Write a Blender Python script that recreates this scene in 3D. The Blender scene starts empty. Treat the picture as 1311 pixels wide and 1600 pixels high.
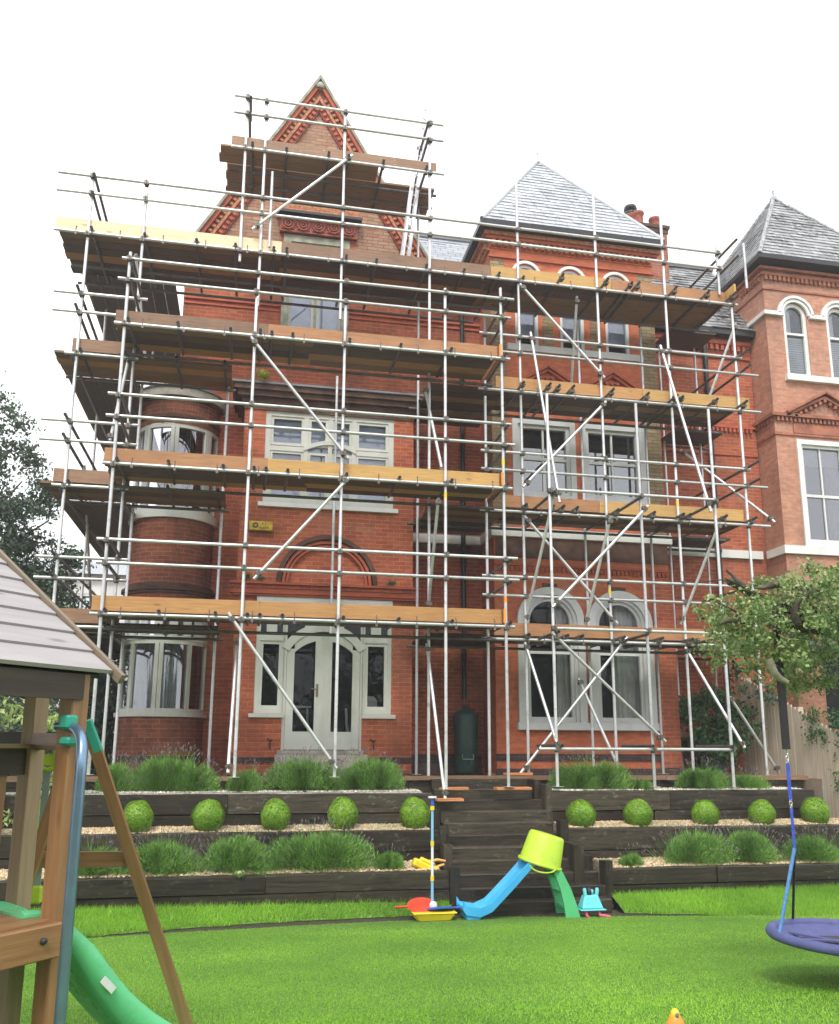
import bpy, math, random
import numpy as np
from mathutils import Vector, Matrix, noise as mnoise
R = math.radians
random.seed(7); rng = np.random.default_rng(11)
sc = bpy.context.scene
COL = sc.collection

# ------------------------------------------------------------------ camera
ZE = 2.1
cd = bpy.data.cameras.new('camera'); cam = bpy.data.objects.new('camera', cd); COL.objects.link(cam)
F_PX, CY, PIT, YAW, ROLL = 1343.7, 885.05, .20774, .19453, .0043
fw = Vector((math.sin(YAW)*math.cos(PIT), math.cos(YAW)*math.cos(PIT), math.sin(PIT)))
r0 = Vector((math.cos(YAW), -math.sin(YAW), 0)); u0 = r0.cross(fw)
rr = math.cos(ROLL)*r0 + math.sin(ROLL)*u0; uu = -math.sin(ROLL)*r0 + math.cos(ROLL)*u0
m = Matrix((rr, uu, -fw)).transposed().to_4x4(); m.translation = (0, 0, ZE)
cam.matrix_world = m
cd.sensor_fit = 'VERTICAL'; cd.sensor_height = 36; cd.lens = 36*F_PX/1600
cd.shift_y = (CY-800)/1600; cd.shift_x = 0
cd.clip_start = .05; cd.clip_end = 3000
sc.camera = cam

# ------------------------------------------------------------------ light: bright overcast
w = bpy.data.worlds.new('World'); sc.world = w; w.use_nodes = True
nt = w.node_tree; nt.nodes.clear()
sky = nt.nodes.new('ShaderNodeTexSky'); sky.sky_type = 'NISHITA'; sky.sun_disc = False
sky.sun_elevation = R(52); sky.sun_rotation = R(200); sky.dust_density = 6; sky.air_density = 1.2
mx = nt.nodes.new('ShaderNodeMix'); mx.data_type = 'RGBA'; mx.inputs[0].default_value = .88
tc = nt.nodes.new('ShaderNodeTexCoord'); ns = nt.nodes.new('ShaderNodeTexNoise'); ns.inputs['Scale'].default_value = 2.2; ns.inputs['Detail'].default_value = 5
cr = nt.nodes.new('ShaderNodeValToRGB'); cr.color_ramp.elements[0].position = .3; cr.color_ramp.elements[1].position = .75
cr.color_ramp.elements[0].color = (9.6, 9.9, 10.3, 1); cr.color_ramp.elements[1].color = (12, 12.1, 12.1, 1)
bg = nt.nodes.new('ShaderNodeBackground'); bg.inputs[1].default_value = .108
ow = nt.nodes.new('ShaderNodeOutputWorld')
L = nt.links.new
L(tc.outputs['Generated'], ns.inputs['Vector']); L(ns.outputs['Fac'], cr.inputs[0])
L(sky.outputs[0], mx.inputs[6]); L(cr.outputs[0], mx.inputs[7]); L(mx.outputs[2], bg.inputs[0]); L(bg.outputs[0], ow.inputs[0])
sd = bpy.data.lights.new('sun', 'SUN'); sun = bpy.data.objects.new('sun', sd); COL.objects.link(sun)
sd.energy = 1.5; sd.angle = R(14); sd.color = (1, .97, .92)
az = R(200); el = R(52)   # light comes from behind the camera, a little left
sdir = Vector((math.sin(az)*math.cos(el), math.cos(az)*math.cos(el), math.sin(el)))
sun.rotation_euler = sdir.to_track_quat('Z', 'Y').to_euler(); sun.location = (0, 0, 40)
vs = sc.view_settings
vs.view_transform = 'Standard'; vs.look = 'None'; vs.gamma = 1; vs.exposure = .66

# ------------------------------------------------------------------ materials
MATS = {}
def newmat(name):
    mt = bpy.data.materials.new(name); mt.use_nodes = True; MATS[name] = mt
    return mt, mt.node_tree, mt.node_tree.nodes['Principled BSDF']
def N(t, typ, **kw):
    n = t.nodes.new(typ)
    for k, v in kw.items():
        if k.startswith('_'): setattr(n, k[1:], v)
        else: n.inputs[k.replace('__', ' ')].default_value = v
    return n
def ramp(t, fac, stops):
    n = t.nodes.new('ShaderNodeValToRGB'); e = n.color_ramp.elements
    while len(e) < len(stops): e.new(.5)
    for el_, (p, c) in zip(e, stops): el_.position = p; el_.color = (*c, 1) if len(c) == 3 else c
    t.links.new(fac, n.inputs[0]); return n.outputs[0]
def mix(t, fac, a, b, mode='MIX'):
    n = t.nodes.new('ShaderNodeMix'); n.data_type = 'RGBA'; n.blend_type = mode
    for s, v in ((0, fac), (6, a), (7, b)):
        if hasattr(v, 'node'): t.links.new(v, n.inputs[s])
        else: n.inputs[s].default_value = v if s == 0 else (*v, 1)
    return n.outputs[2]
def nz(t, vec, scale, detail=4, rough=.55, stretch=None):
    n = N(t, 'ShaderNodeTexNoise', Scale=scale, Detail=detail, Roughness=rough)
    if stretch:
        mp = t.nodes.new('ShaderNodeMapping'); mp.inputs['Scale'].default_value = stretch
        t.links.new(vec, mp.inputs[0]); vec = mp.outputs[0]
    t.links.new(vec, n.inputs['Vector']); return n.outputs['Fac']
def bump(t, b, h, strength, dist=.01):
    n = N(t, 'ShaderNodeBump', Strength=strength, Distance=dist); t.links.new(h, n.inputs['Height']); t.links.new(n.outputs[0], b.inputs['Normal'])
def coords(t, kind='UV'):
    return t.nodes.new('ShaderNodeTexCoord').outputs[kind]
def objrand(t):
    return t.nodes.new('ShaderNodeObjectInfo').outputs['Random']

def simple(name, col, rough=.6, metal=0, var=.12, scale=6, bumpk=.15, coat=0, spec=.5):
    mt, t, b = newmat(name); v = coords(t, 'Object')
    f = nz(t, v, scale, 5)
    c = ramp(t, f, [(.3, [x*(1-var) for x in col]), (.7, [min(1, x*(1+var)) for x in col])])
    t.links.new(c, b.inputs['Base Color']); b.inputs['Roughness'].default_value = rough; b.inputs['Metallic'].default_value = metal
    b.inputs['Coat Weight'].default_value = coat; b.inputs['Specular IOR Level'].default_value = spec
    if bumpk: bump(t, b, nz(t, v, scale*8, 3), bumpk, .004)
    return mt

def brick(name, c1, c2, mortar, msize=.006, stain=.5, stainc=(.07, .035, .02), bias=0):
    mt, t, b = newmat(name); uv = coords(t, 'UV'); ob = coords(t, 'Object')
    wn = nz(t, uv, 1.1, 2); 
    bt = t.nodes.new('ShaderNodeTexBrick'); t.links.new(uv, bt.inputs['Vector'])
    bt.inputs['Scale'].default_value = 1; bt.inputs['Brick Width'].default_value = .225; bt.inputs['Row Height'].default_value = .075
    bt.inputs['Mortar Size'].default_value = msize; bt.inputs['Mortar Smooth'].default_value = .3; bt.inputs['Bias'].default_value = bias
    bt.inputs['Color1'].default_value = (*c1, 1); bt.inputs['Color2'].default_value = (*c2, 1); bt.inputs['Mortar'].default_value = (*mortar, 1)
    # brick to brick tone: coarse cells at brick size
    vo = N(t, 'ShaderNodeTexNoise', Scale=6.5, Detail=1); mp = t.nodes.new('ShaderNodeMapping'); mp.inputs['Scale'].default_value = (1, 2.4, 1)
    t.links.new(uv, mp.inputs[0]); t.links.new(mp.outputs[0], vo.inputs['Vector'])
    tone = ramp(t, vo.outputs['Fac'], [(.3, (.84, .82, .82)), (.7, (1.12, 1.08, 1.04))])
    c = mix(t, 1, bt.outputs['Color'], tone, 'MULTIPLY')
    pale = ramp(t, nz(t, uv, .55, 6, .65, (1, 1.7, 1)), [(.56, (0, 0, 0)), (.74, (1, 1, 1))])
    fz = t.nodes.new('ShaderNodeMath'); fz.operation = 'MULTIPLY'; t.links.new(pale, fz.inputs[0]); fz.inputs[1].default_value = .34
    c = mix(t, fz.outputs[0], c, (.48, .33, .25))
    st = ramp(t, nz(t, ob, .8, 7, .7, (1, 1, .35)), [(.47, (0, 0, 0)), (.70, (1, 1, 1))])
    f2 = t.nodes.new('ShaderNodeMath'); f2.operation = 'MULTIPLY'; t.links.new(st, f2.inputs[0]); f2.inputs[1].default_value = min(1, stain*1.25)
    c = mix(t, f2.outputs[0], c, stainc)
    t.links.new(c, b.inputs['Base Color'])
    b.inputs['Roughness'].default_value = .82; b.inputs['Specular IOR Level'].default_value = .3
    h = t.nodes.new('ShaderNodeMath'); h.operation = 'MULTIPLY_ADD'; t.links.new(bt.outputs['Fac'], h.inputs[0]); h.inputs[1].default_value = -1
    t.links.new(nz(t, uv, 60, 3), h.inputs[2])
    bump(t, b, h.outputs[0], .5, .006)
    return mt

def wood(name, c1, c2, rough=.6, grain=1.0, knots=True, per=.25, dark=None, dirt=0, spots=0, streak=False):
    mt, t, b = newmat(name); uv = coords(t, 'UV')
    rnd = objrand(t)
    ad = t.nodes.new('ShaderNodeVectorMath'); ad.operation = 'ADD'; cb = t.nodes.new('ShaderNodeCombineXYZ')
    mu = t.nodes.new('ShaderNodeMath'); mu.operation = 'MULTIPLY'; mu.inputs[1].default_value = 37; t.links.new(rnd, mu.inputs[0])
    t.links.new(mu.outputs[0], cb.inputs[0]); t.links.new(mu.outputs[0], cb.inputs[1]); t.links.new(uv, ad.inputs[0]); t.links.new(cb.outputs[0], ad.inputs[1])
    v = ad.outputs[0]
    g = nz(t, v, 3*grain, 6, .6, (.9, 12, 1))
    c = ramp(t, g, [(.3, c1), (.68, c2)])
    if dark:
        d = ramp(t, nz(t, v, 2.6*grain, 7, .75, (.5, 9, 1)), [(.52, (0, 0, 0)), (.6, (1, 1, 1))])
        c = mix(t, d, c, dark)
    if knots:
        k = N(t, 'ShaderNodeTexVoronoi', Scale=1.6); mp = t.nodes.new('ShaderNodeMapping'); mp.inputs['Scale'].default_value = (1.2, 3.4, 1)
        t.links.new(v, mp.inputs[0]); t.links.new(mp.outputs[0], k.inputs['Vector'])
        kk = ramp(t, k.outputs['Distance'], [(.05, (1, 1, 1)), (.13, (0, 0, 0))])
        f = t.nodes.new('ShaderNodeMath'); f.operation = 'MULTIPLY'; t.links.new(kk, f.inputs[0]); f.inputs[1].default_value = .6
        c = mix(t, f.outputs[0], c, [x*.35 for x in c1])
    if dirt:
        d = ramp(t, nz(t, v, 1.3, 5, .6), [(.45, (0, 0, 0)), (.7, (1, 1, 1))])
        f = t.nodes.new('ShaderNodeMath'); f.operation = 'MULTIPLY'; t.links.new(d, f.inputs[0]); f.inputs[1].default_value = dirt
        c = mix(t, f.outputs[0], c, (.05, .035, .028))
    if spots:
        s = ramp(t, nz(t, v, 22, 2, .5), [(.7, (0, 0, 0)), (.74, (1, 1, 1))]); a = ramp(t, nz(t, v, .7, 2), [(.5, (0, 0, 0)), (.6, (1, 1, 1))])
        f = t.nodes.new('ShaderNodeMath'); f.operation = 'MULTIPLY'; t.links.new(s, f.inputs[0]); t.links.new(a, f.inputs[1])
        c = mix(t, f.outputs[0], c, (.7, .68, .66))
    if streak:
        s = ramp(t, nz(t, v, 9, 5, .7, (1, 1.6, 1)), [(.55, (0, 0, 0)), (.68, (1, 1, 1))]); a = ramp(t, nz(t, v, 1.4, 3), [(.45, (0, 0, 0)), (.62, (1, 1, 1))])
        f = t.nodes.new('ShaderNodeMath'); f.operation = 'MULTIPLY'; t.links.new(s, f.inputs[0]); t.links.new(a, f.inputs[1])
        f2 = t.nodes.new('ShaderNodeMath'); f2.operation = 'MULTIPLY'; t.links.new(f.outputs[0], f2.inputs[0]); f2.inputs[1].default_value = .55
        c = mix(t, f2.outputs[0], c, (.26, .25, .19))
    hv = t.nodes.new('ShaderNodeHueSaturation'); t.links.new(c, hv.inputs['Color'])
    mr = N(t, 'ShaderNodeMapRange'); mr.inputs['To Min'].default_value = 1-per; mr.inputs['To Max'].default_value = 1+per; t.links.new(rnd, mr.inputs[0]); t.links.new(mr.outputs[0], hv.inputs['Value'])
    t.links.new(hv.outputs[0], b.inputs['Base Color']); b.inputs['Roughness'].default_value = rough
    bump(t, b, g, .35, .006)
    return mt

BR_L = brick('red_orange_brick', (.50, .135, .062), (.38, .09, .042), (.46, .26, .175), .0055, .45)
BR_T = brick('brown_turret_brick', (.36, .11, .058), (.24, .07, .04), (.38, .23, .16), .006, .8, (.05, .032, .022))
BR_R = brick('smooth_red_brick', (.60, .175, .080), (.50, .14, .065), (.46, .17, .09), .003, .3)
BR_N = brick('sandy_red_brick', (.56, .29, .195), (.46, .215, .145), (.50, .32, .23), .004, .6, (.20, .125, .10))
BR_C = brick('cream_brick', (.36, .28, .16), (.26, .18, .095), (.16, .115, .07), .008, .5, (.12, .12, .06))
BR_C2 = brick('pale_gable_brick', (.44, .29, .19), (.36, .17, .11), (.20, .12, .08), .008, .55, (.20, .16, .10))
BR_D = brick('dark_plinth_brick', (.07, .055, .055), (.045, .035, .035), (.10, .07, .06), .006, .3)
TERRA = simple('red_terracotta', (.33, .085, .05), .7, var=.35, scale=14, bumpk=.9)
TERRA_O = simple('orange_terracotta', (.42, .17, .075), .7, var=.5, scale=16, bumpk=.9)
MOULD = simple('moulded_red_brick', (.44, .10, .045), .75, var=.25, scale=4, bumpk=.4)
MOULD_D = simple('soot_stained_brick', (.10, .05, .032), .85, var=.5, scale=5, bumpk=.6)
MOULD_N = simple('weathered_red_moulding', (.36, .13, .075), .8, var=.35, scale=4, bumpk=.4)
STONE = simple('grey_stone', (.42, .39, .33), .8, var=.3, scale=5, bumpk=.5)
STONE_G = simple('mossy_pale_stone', (.36, .37, .29), .8, var=.4, scale=6, bumpk=.5)
LEAD = simple('lead_sheet', (.16, .17, .18), .5, var=.3, scale=3, bumpk=.2)
GUT = simple('black_gutter', (.02, .02, .022), .35, var=.1, bumpk=0)
def paint(name, col, dirt):
    mt, t, b = newmat(name); v = coords(t, 'Object')
    c = ramp(t, nz(t, v, 1.6, 6, .7, (1, 1, .4)), [(.46, col), (.72, dirt)])
    t.links.new(c, b.inputs['Base Color']); b.inputs['Roughness'].default_value = .45; bump(t, b, nz(t, v, 40, 3), .08, .003)
    return mt
PAINT = paint('pale_grey_green_paint', (.64, .645, .59), (.46, .47, .39))
PAINT_W = paint('white_paint', (.78, .78, .75), (.60, .60, .56))
PAINT_G = paint('grey_white_paint', (.63, .64, .63), (.47, .48, .46))

def slate(name, c1, c2, lichen):
    mt, t, b = newmat(name); uv = coords(t, 'UV')
    bt = t.nodes.new('ShaderNodeTexBrick'); t.links.new(uv, bt.inputs['Vector'])
    bt.inputs['Scale'].default_value = 1; bt.inputs['Brick Width'].default_value = .30; bt.inputs['Row Height'].default_value = .17; bt.inputs['Mortar Size'].default_value = .009
    bt.inputs['Color1'].default_value = (*c1, 1); bt.inputs['Color2'].default_value = (*c2, 1); bt.inputs['Mortar'].default_value = (.03, .032, .036, 1)
    l = ramp(t, nz(t, uv, 7, 6, .8), [(.5, (0, 0, 0)), (.56, (1, 1, 1))]); big = ramp(t, nz(t, uv, .9, 4), [(.38, (.1, .1, .1)), (.62, (1, 1, 1))])
    mm = mix(t, 1, l, big, 'MULTIPLY')
    f = t.nodes.new('ShaderNodeMath'); f.operation = 'MULTIPLY'; t.links.new(mm, f.inputs[0]); f.inputs[1].default_value = lichen
    c = mix(t, f.outputs[0], bt.outputs['Color'], (.075, .07, .068))
    t.links.new(c, b.inputs['Base Color']); b.inputs['Roughness'].default_value = .38; b.inputs['Specular IOR Level'].default_value = .6
    bump(t, b, bt.outputs['Fac'], -.9, .012)
    return mt
SLATE = slate('wet_grey_slate', (.38, .40, .44), (.27, .29, .33), .25)
SLATE_N = slate('lichen_grey_slate', (.40, .40, .41), (.24, .25, .26), 1.0)

def slate_tiles(name, cols, lich, amt):
    mt, t, b = newmat(name); g_ = t.nodes.new('ShaderNodeNewGeometry'); v = coords(t, 'Object')
    c = ramp(t, g_.outputs['Random Per Island'], [(i/(len(cols)-1), c_) for i, c_ in enumerate(cols)])
    l = ramp(t, nz(t, v, 7, 6, .8), [(.46, (0, 0, 0)), (.53, (1, 1, 1))]); big = ramp(t, nz(t, v, 1.1, 4), [(.38, (.15, .15, .15)), (.62, (1, 1, 1))])
    f = t.nodes.new('ShaderNodeMath'); f.operation = 'MULTIPLY'; t.links.new(mix(t, 1, l, big, 'MULTIPLY'), f.inputs[0]); f.inputs[1].default_value = amt
    c = mix(t, f.outputs[0], c, lich); t.links.new(c, b.inputs['Base Color']); b.inputs['Roughness'].default_value = .36; b.inputs['Specular IOR Level'].default_value = .6
    bump(t, b, nz(t, v, 30, 4), .3, .004); return mt
SLT = slate_tiles('wet_slate_tiles', [(.40, .42, .45), (.50, .52, .56), (.56, .58, .61)], (.10, .10, .11), .35)
SLT_N = slate_tiles('lichened_slate_tiles', [(.22, .225, .23), (.34, .345, .35), (.44, .44, .44)], (.03, .028, .027), 1.0)
def glass(name, f0_ior=2.05, tint=(.85, .9, .92)):
    mt, t, b = newmat(name); t.nodes.remove(b)
    tr = N(t, 'ShaderNodeBsdfTransparent'); tr.inputs[0].default_value = (*tint, 1)
    gl = N(t, 'ShaderNodeBsdfGlossy', Roughness=.015); gl.inputs['Color'].default_value = (.93, .95, 1, 1)
    fr = N(t, 'ShaderNodeFresnel', IOR=f0_ior); ms = N(t, 'ShaderNodeMixShader')
    t.links.new(fr.outputs[0], ms.inputs[0]); t.links.new(tr.outputs[0], ms.inputs[1]); t.links.new(gl.outputs[0], ms.inputs[2])
    v = coords(t, 'Object'); bp = N(t, 'ShaderNodeBump', Strength=.05, Distance=.02); t.links.new(nz(t, v, 1.3, 2), bp.inputs['Height']); t.links.new(bp.outputs[0], gl.inputs['Normal'])
    t.links.new(ms.outputs[0], t.nodes['Material Output'].inputs[0]); return mt
GLASS = glass('window_glass', 2.8, (.8, .84, .9)); GLASS_D = glass('ground_floor_glass', 1.36, (.8, .82, .82)); GLASS_B = glass('first_floor_glass', 2.0, (.92, .95, 1))
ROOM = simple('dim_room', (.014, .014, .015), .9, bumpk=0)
CURT = simple('cream_curtain', (.72, .71, .68), .9, bumpk=.1)

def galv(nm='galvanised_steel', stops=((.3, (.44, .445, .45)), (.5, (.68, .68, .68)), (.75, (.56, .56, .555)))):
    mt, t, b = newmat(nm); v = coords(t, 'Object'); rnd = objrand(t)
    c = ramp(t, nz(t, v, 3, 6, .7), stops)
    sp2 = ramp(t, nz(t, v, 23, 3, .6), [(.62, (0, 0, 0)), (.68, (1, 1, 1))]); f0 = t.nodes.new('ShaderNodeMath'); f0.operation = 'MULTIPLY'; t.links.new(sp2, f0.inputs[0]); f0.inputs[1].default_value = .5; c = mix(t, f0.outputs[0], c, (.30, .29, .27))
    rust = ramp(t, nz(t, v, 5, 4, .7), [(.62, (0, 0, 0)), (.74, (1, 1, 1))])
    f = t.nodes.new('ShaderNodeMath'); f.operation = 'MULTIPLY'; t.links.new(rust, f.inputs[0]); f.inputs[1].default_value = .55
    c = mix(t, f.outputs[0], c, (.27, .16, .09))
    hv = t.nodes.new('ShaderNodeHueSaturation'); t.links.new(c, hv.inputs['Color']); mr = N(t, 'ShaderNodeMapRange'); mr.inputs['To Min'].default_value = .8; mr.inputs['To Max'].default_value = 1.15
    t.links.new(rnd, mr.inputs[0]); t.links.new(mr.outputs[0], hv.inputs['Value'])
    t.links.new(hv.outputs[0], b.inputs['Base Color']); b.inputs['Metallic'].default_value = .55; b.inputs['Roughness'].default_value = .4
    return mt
GALV = galv(); GALV_D = galv('dulled_dark_tube', ((.3, (.07, .065, .06)), (.5, (.15, .145, .135)), (.75, (.10, .092, .085)))); TEND = simple('open_tube_end', (.008, .008, .008), .8, bumpk=0)  # darker tube colour carries the shade under the decks
COUP = simple('coupler_steel', (.16, .14, .12), .5, .6, var=.4, scale=20, bumpk=.2)
COUP_L = simple('bright_coupler_steel', (.5, .47, .42), .45, .6, var=.3, scale=20, bumpk=.2)
ALU = simple('aluminium', (.75, .75, .76), .3, .7, var=.05, bumpk=0)
BD_PINE = wood('new_pine_board', (.72, .54, .32), (.80, .64, .42), per=.08)
BD_YEL = wood('yellow_pine_board', (.44, .245, .07), (.58, .345, .11), per=.12, dirt=.15)
BD_ORG = wood('orange_pine_board', (.36, .17, .05), (.50, .26, .09), per=.1, dirt=.15)
BD_RED = wood('red_brown_board', (.31, .135, .05), (.44, .215, .09), per=.12, dirt=.25)
BD_BRN = wood('weathered_brown_board', (.22, .115, .06), (.32, .18, .10), per=.15, dirt=.4, spots=1)
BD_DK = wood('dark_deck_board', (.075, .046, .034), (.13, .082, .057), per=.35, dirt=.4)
BD_MID = wood('brown_deck_board', (.20, .115, .055), (.30, .18, .09), per=.25, dirt=.2)
ENDG = simple('orange_board_end', (.75, .30, .06), .7, var=.2, scale=30)
SLEEP = wood('tarred_railway_sleeper', (.016, .012, .008), (.044, .033, .022), .42, .8, False, .3, dark=(.006, .005, .004), streak=True)
SLEEP_W = wood('worn_sleeper', (.024, .019, .012), (.072, .056, .036), .48, .9, False, .25, dark=(.009, .008, .007), streak=True)
PLANK = wood('brown_wet_plank', (.19, .11, .06), (.33, .20, .12), .5, .8, True, .2)
OFFC = wood('orange_offcut', (.48, .17, .06), (.62, .26, .10), .6, 1, False, .1)
PLAYW = wood('varnished_pine', (.22, .105, .04), (.36, .19, .08), .42, .7, True, .08)
PLAYG = wood('greyed_pine', (.27, .18, .10), (.40, .28, .17), .55, .7, True, .08)
PLAYD2 = wood('grey_brown_trim', (.17, .13, .09), (.27, .21, .15), .6, .7, False, .05)
PLAYD = wood('dark_stained_pine', (.028, .020, .014), (.060, .042, .028), .6, .7, False, .08)  # colour darkened to carry the shade beneath the playhouse roof
SHING = wood('pale_painted_cladding', (.30, .28, .28), (.38, .355, .35), .7, .5, True, .03)
FENCE = wood('pale_weathered_fence', (.46, .39, .29), (.64, .55, .43), .8, .6, False, .1)

def gravel(name, a, b_):
    mt, t, b = newmat(name); v = coords(t, 'Object')
    vo = N(t, 'ShaderNodeTexVoronoi', Scale=42); t.links.new(v, vo.inputs['Vector'])
    sp = t.nodes.new('ShaderNodeSeparateColor'); t.links.new(vo.outputs['Color'], sp.inputs[0])
    c = ramp(t, sp.outputs[0], [(.0, a), (.5, b_), (1, (.62, .56, .46))])
    t.links.new(c, b.inputs['Base Color']); b.inputs['Roughness'].default_value = .7; bump(t, b, vo.outputs['Distance'], -.8, .012); return mt
GRAVEL = gravel('golden_gravel', (.26, .19, .11), (.40, .31, .19))
GRAVEL_G = gravel('grey_gravel', (.24, .23, .21), (.48, .46, .42))
def lawnmat():
    mt, t, b = newmat('lawn_turf'); v = coords(t, 'Object')
    c = ramp(t, nz(t, v, .9, 5, .6), [(.3, (.13, .30, .028)), (.7, (.24, .46, .04))])
    c = mix(t, ramp(t, nz(t, v, 60, 3), [(.35, (.0, .0, .0)), (.65, (1, 1, 1))]), (.03, .09, .006), c)
    t.links.new(c, b.inputs['Base Color']); b.inputs['Roughness'].default_value = .8; bump(t, b, nz(t, v, 90, 3), .8, .03); return mt
LAWN = lawnmat()
SOIL = simple('dark_soil', (.045, .036, .024), .95, var=.5, scale=18, bumpk=1)
SKY_BACK = simple('pale_blue_grey_blind', (.78, .82, .90), .9, bumpk=0)  # pale blue backing imitates sky reflected in the upper panes
EARTH = simple('ground_earth', (.07, .08, .04), .95, var=.4, scale=2, bumpk=.6)

def leafmat(name, cols, rough=.5, trans=.25, scale=1.2):
    mt, t, b = newmat(name); g = t.nodes.new('ShaderNodeNewGeometry'); v = coords(t, 'Object')
    rnd = g.outputs['Random Per Island']
    c = ramp(t, rnd, [(i/(len(cols)-1), c_) for i, c_ in enumerate(cols)])
    tone = ramp(t, nz(t, v, scale, 3), [(.3, (.66, .74, .6)), (.7, (1.5, 1.36, 1.25))])
    c = mix(t, 1, c, tone, 'MULTIPLY')
    t.links.new(c, b.inputs['Base Color']); b.inputs['Roughness'].default_value = rough; b.inputs['Specular IOR Level'].default_value = .35
    if trans:
        tr = N(t, 'ShaderNodeBsdfTranslucent'); t.links.new(c, tr.inputs[0]); ms = N(t, 'ShaderNodeMixShader'); ms.inputs[0].default_value = trans
        t.links.new(b.outputs[0], ms.inputs[1]); t.links.new(tr.outputs[0], ms.inputs[2]); t.links.new(ms.outputs[0], t.nodes['Material Output'].inputs[0])
    return mt
LF_BOX = leafmat('box_leaves', [(.12, .27, .022), (.22, .42, .04), (.36, .58, .08)], .4)
LF_LAV = leafmat('lavender_leaves', [(.09, .20, .04), (.15, .32, .065), (.24, .43, .10)], .6, .15)
LF_LAVF = leafmat('lavender_flowers', [(.10, .085, .11), (.20, .15, .22), (.16, .16, .15)], .7, 0)
LF_GRASS = leafmat('grass_blades', [(.15, .36, .035), (.25, .52, .05), (.38, .62, .085)], .5, .35, .55)
LF_DARK = leafmat('dark_tree_leaves', [(.05, .09, .065), (.085, .14, .095), (.13, .20, .13)], .5)  # greyed and lightened, bright haze put into the leaf colour
LF_OAK = leafmat('autumn_green_leaves', [(.12, .20, .075), (.22, .32, .12), (.42, .50, .24)], .5)  # leaf colour lightened towards the haze
LF_SHR = leafmat('shrub_leaves', [(.03, .085, .035), (.06, .14, .05), (.08, .19, .06)], .5)
LF_LIME = leafmat('pale_laurel_leaves', [(.16, .28, .06), (.30, .42, .14), (.48, .56, .30)], .4)
LF_MOSS = leafmat('mossy_tuft', [(.14, .20, .02), (.30, .36, .03), (.45, .45, .05)], .6)
BARK = simple('bark', (.075, .06, .045), .9, var=.5, scale=12, bumpk=1)
BARK_P = simple('pale_sawn_bark', (.26, .24, .17), .85, var=.4, scale=14, bumpk=.6)

def plastic(name, col, rough=.38):
    mt, t, b = newmat(name); v = coords(t, 'Object')
    c = ramp(t, nz(t, v, 3, 4), [(.3, [x*.9 for x in col]), (.7, [min(1, x*1.05+.01) for x in col])])
    d = ramp(t, nz(t, v, 11, 7, .8), [(.52, (0, 0, 0)), (.75, (1, 1, 1))]); f = t.nodes.new('ShaderNodeMath'); f.operation = 'MULTIPLY'; t.links.new(d, f.inputs[0]); f.inputs[1].default_value = .30
    c = mix(t, f.outputs[0], c, (.20, .17, .11)); t.links.new(c, b.inputs['Base Color'])
    r_ = ramp(t, nz(t, v, 7, 5), [(.3, (rough*.7,)*3), (.7, (rough*1.5,)*3)]); t.links.new(r_, b.inputs['Roughness']); bump(t, b, nz(t, v, 60, 3), .06, .003); return mt
P_BLUE = plastic('sky_blue_plastic', (.05, .42, .80)); P_GREEN = plastic('mid_green_plastic', (.10, .52, .22)); P_LIME = plastic('lime_plastic', (.50, .70, .04))
P_TURQ = plastic('turquoise_plastic', (.16, .66, .74)); P_PINK = plastic('pink_plastic', (.80, .10, .20)); P_YEL = plastic('yellow_plastic', (.85, .62, .02))
P_RED = plastic('red_plastic', (.80, .05, .02)); P_NAVY = plastic('cobalt_plastic', (.03, .12, .62)); P_WHITE = plastic('white_plastic', (.8, .8, .78))
P_ORG = plastic('orange_plastic', (.85, .28, .03)); P_DK = plastic('black_plastic', (.025, .025, .03)); P_SLIDE = plastic('emerald_slide_plastic', (.14, .64, .28), .28)
P_TEAL = plastic('teal_bracket', (.02, .34, .24)); P_DGRN = plastic('dark_green_plastic', (.015, .06, .05)); P_LB = plastic('pale_blue_plastic', (.25, .50, .75))
ROPE_B = simple('blue_rope', (.05, .10, .55), .7, var=.3, scale=60, bumpk=.6); ROPE_T = simple('light_blue_rope', (.12, .28, .60), .7, var=.3, scale=60, bumpk=.6)
FABRIC = simple('purple_blue_fabric', (.085, .095, .24), .7, var=.2, scale=10, bumpk=.3); MESHF = simple('dark_net_fabric', (.045, .045, .05), .8, bumpk=.4)
FOAM = simple('black_foam_sleeve', (.025, .022, .025), .8, bumpk=.2)
STRAP = simple('grey_green_strap', (.28, .36, .32), .7, bumpk=.2)
PAINTED_STEEL = simple('blue_grey_coated_steel', (.20, .30, .42), .28, .75, var=.1, scale=8, bumpk=.05)

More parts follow.
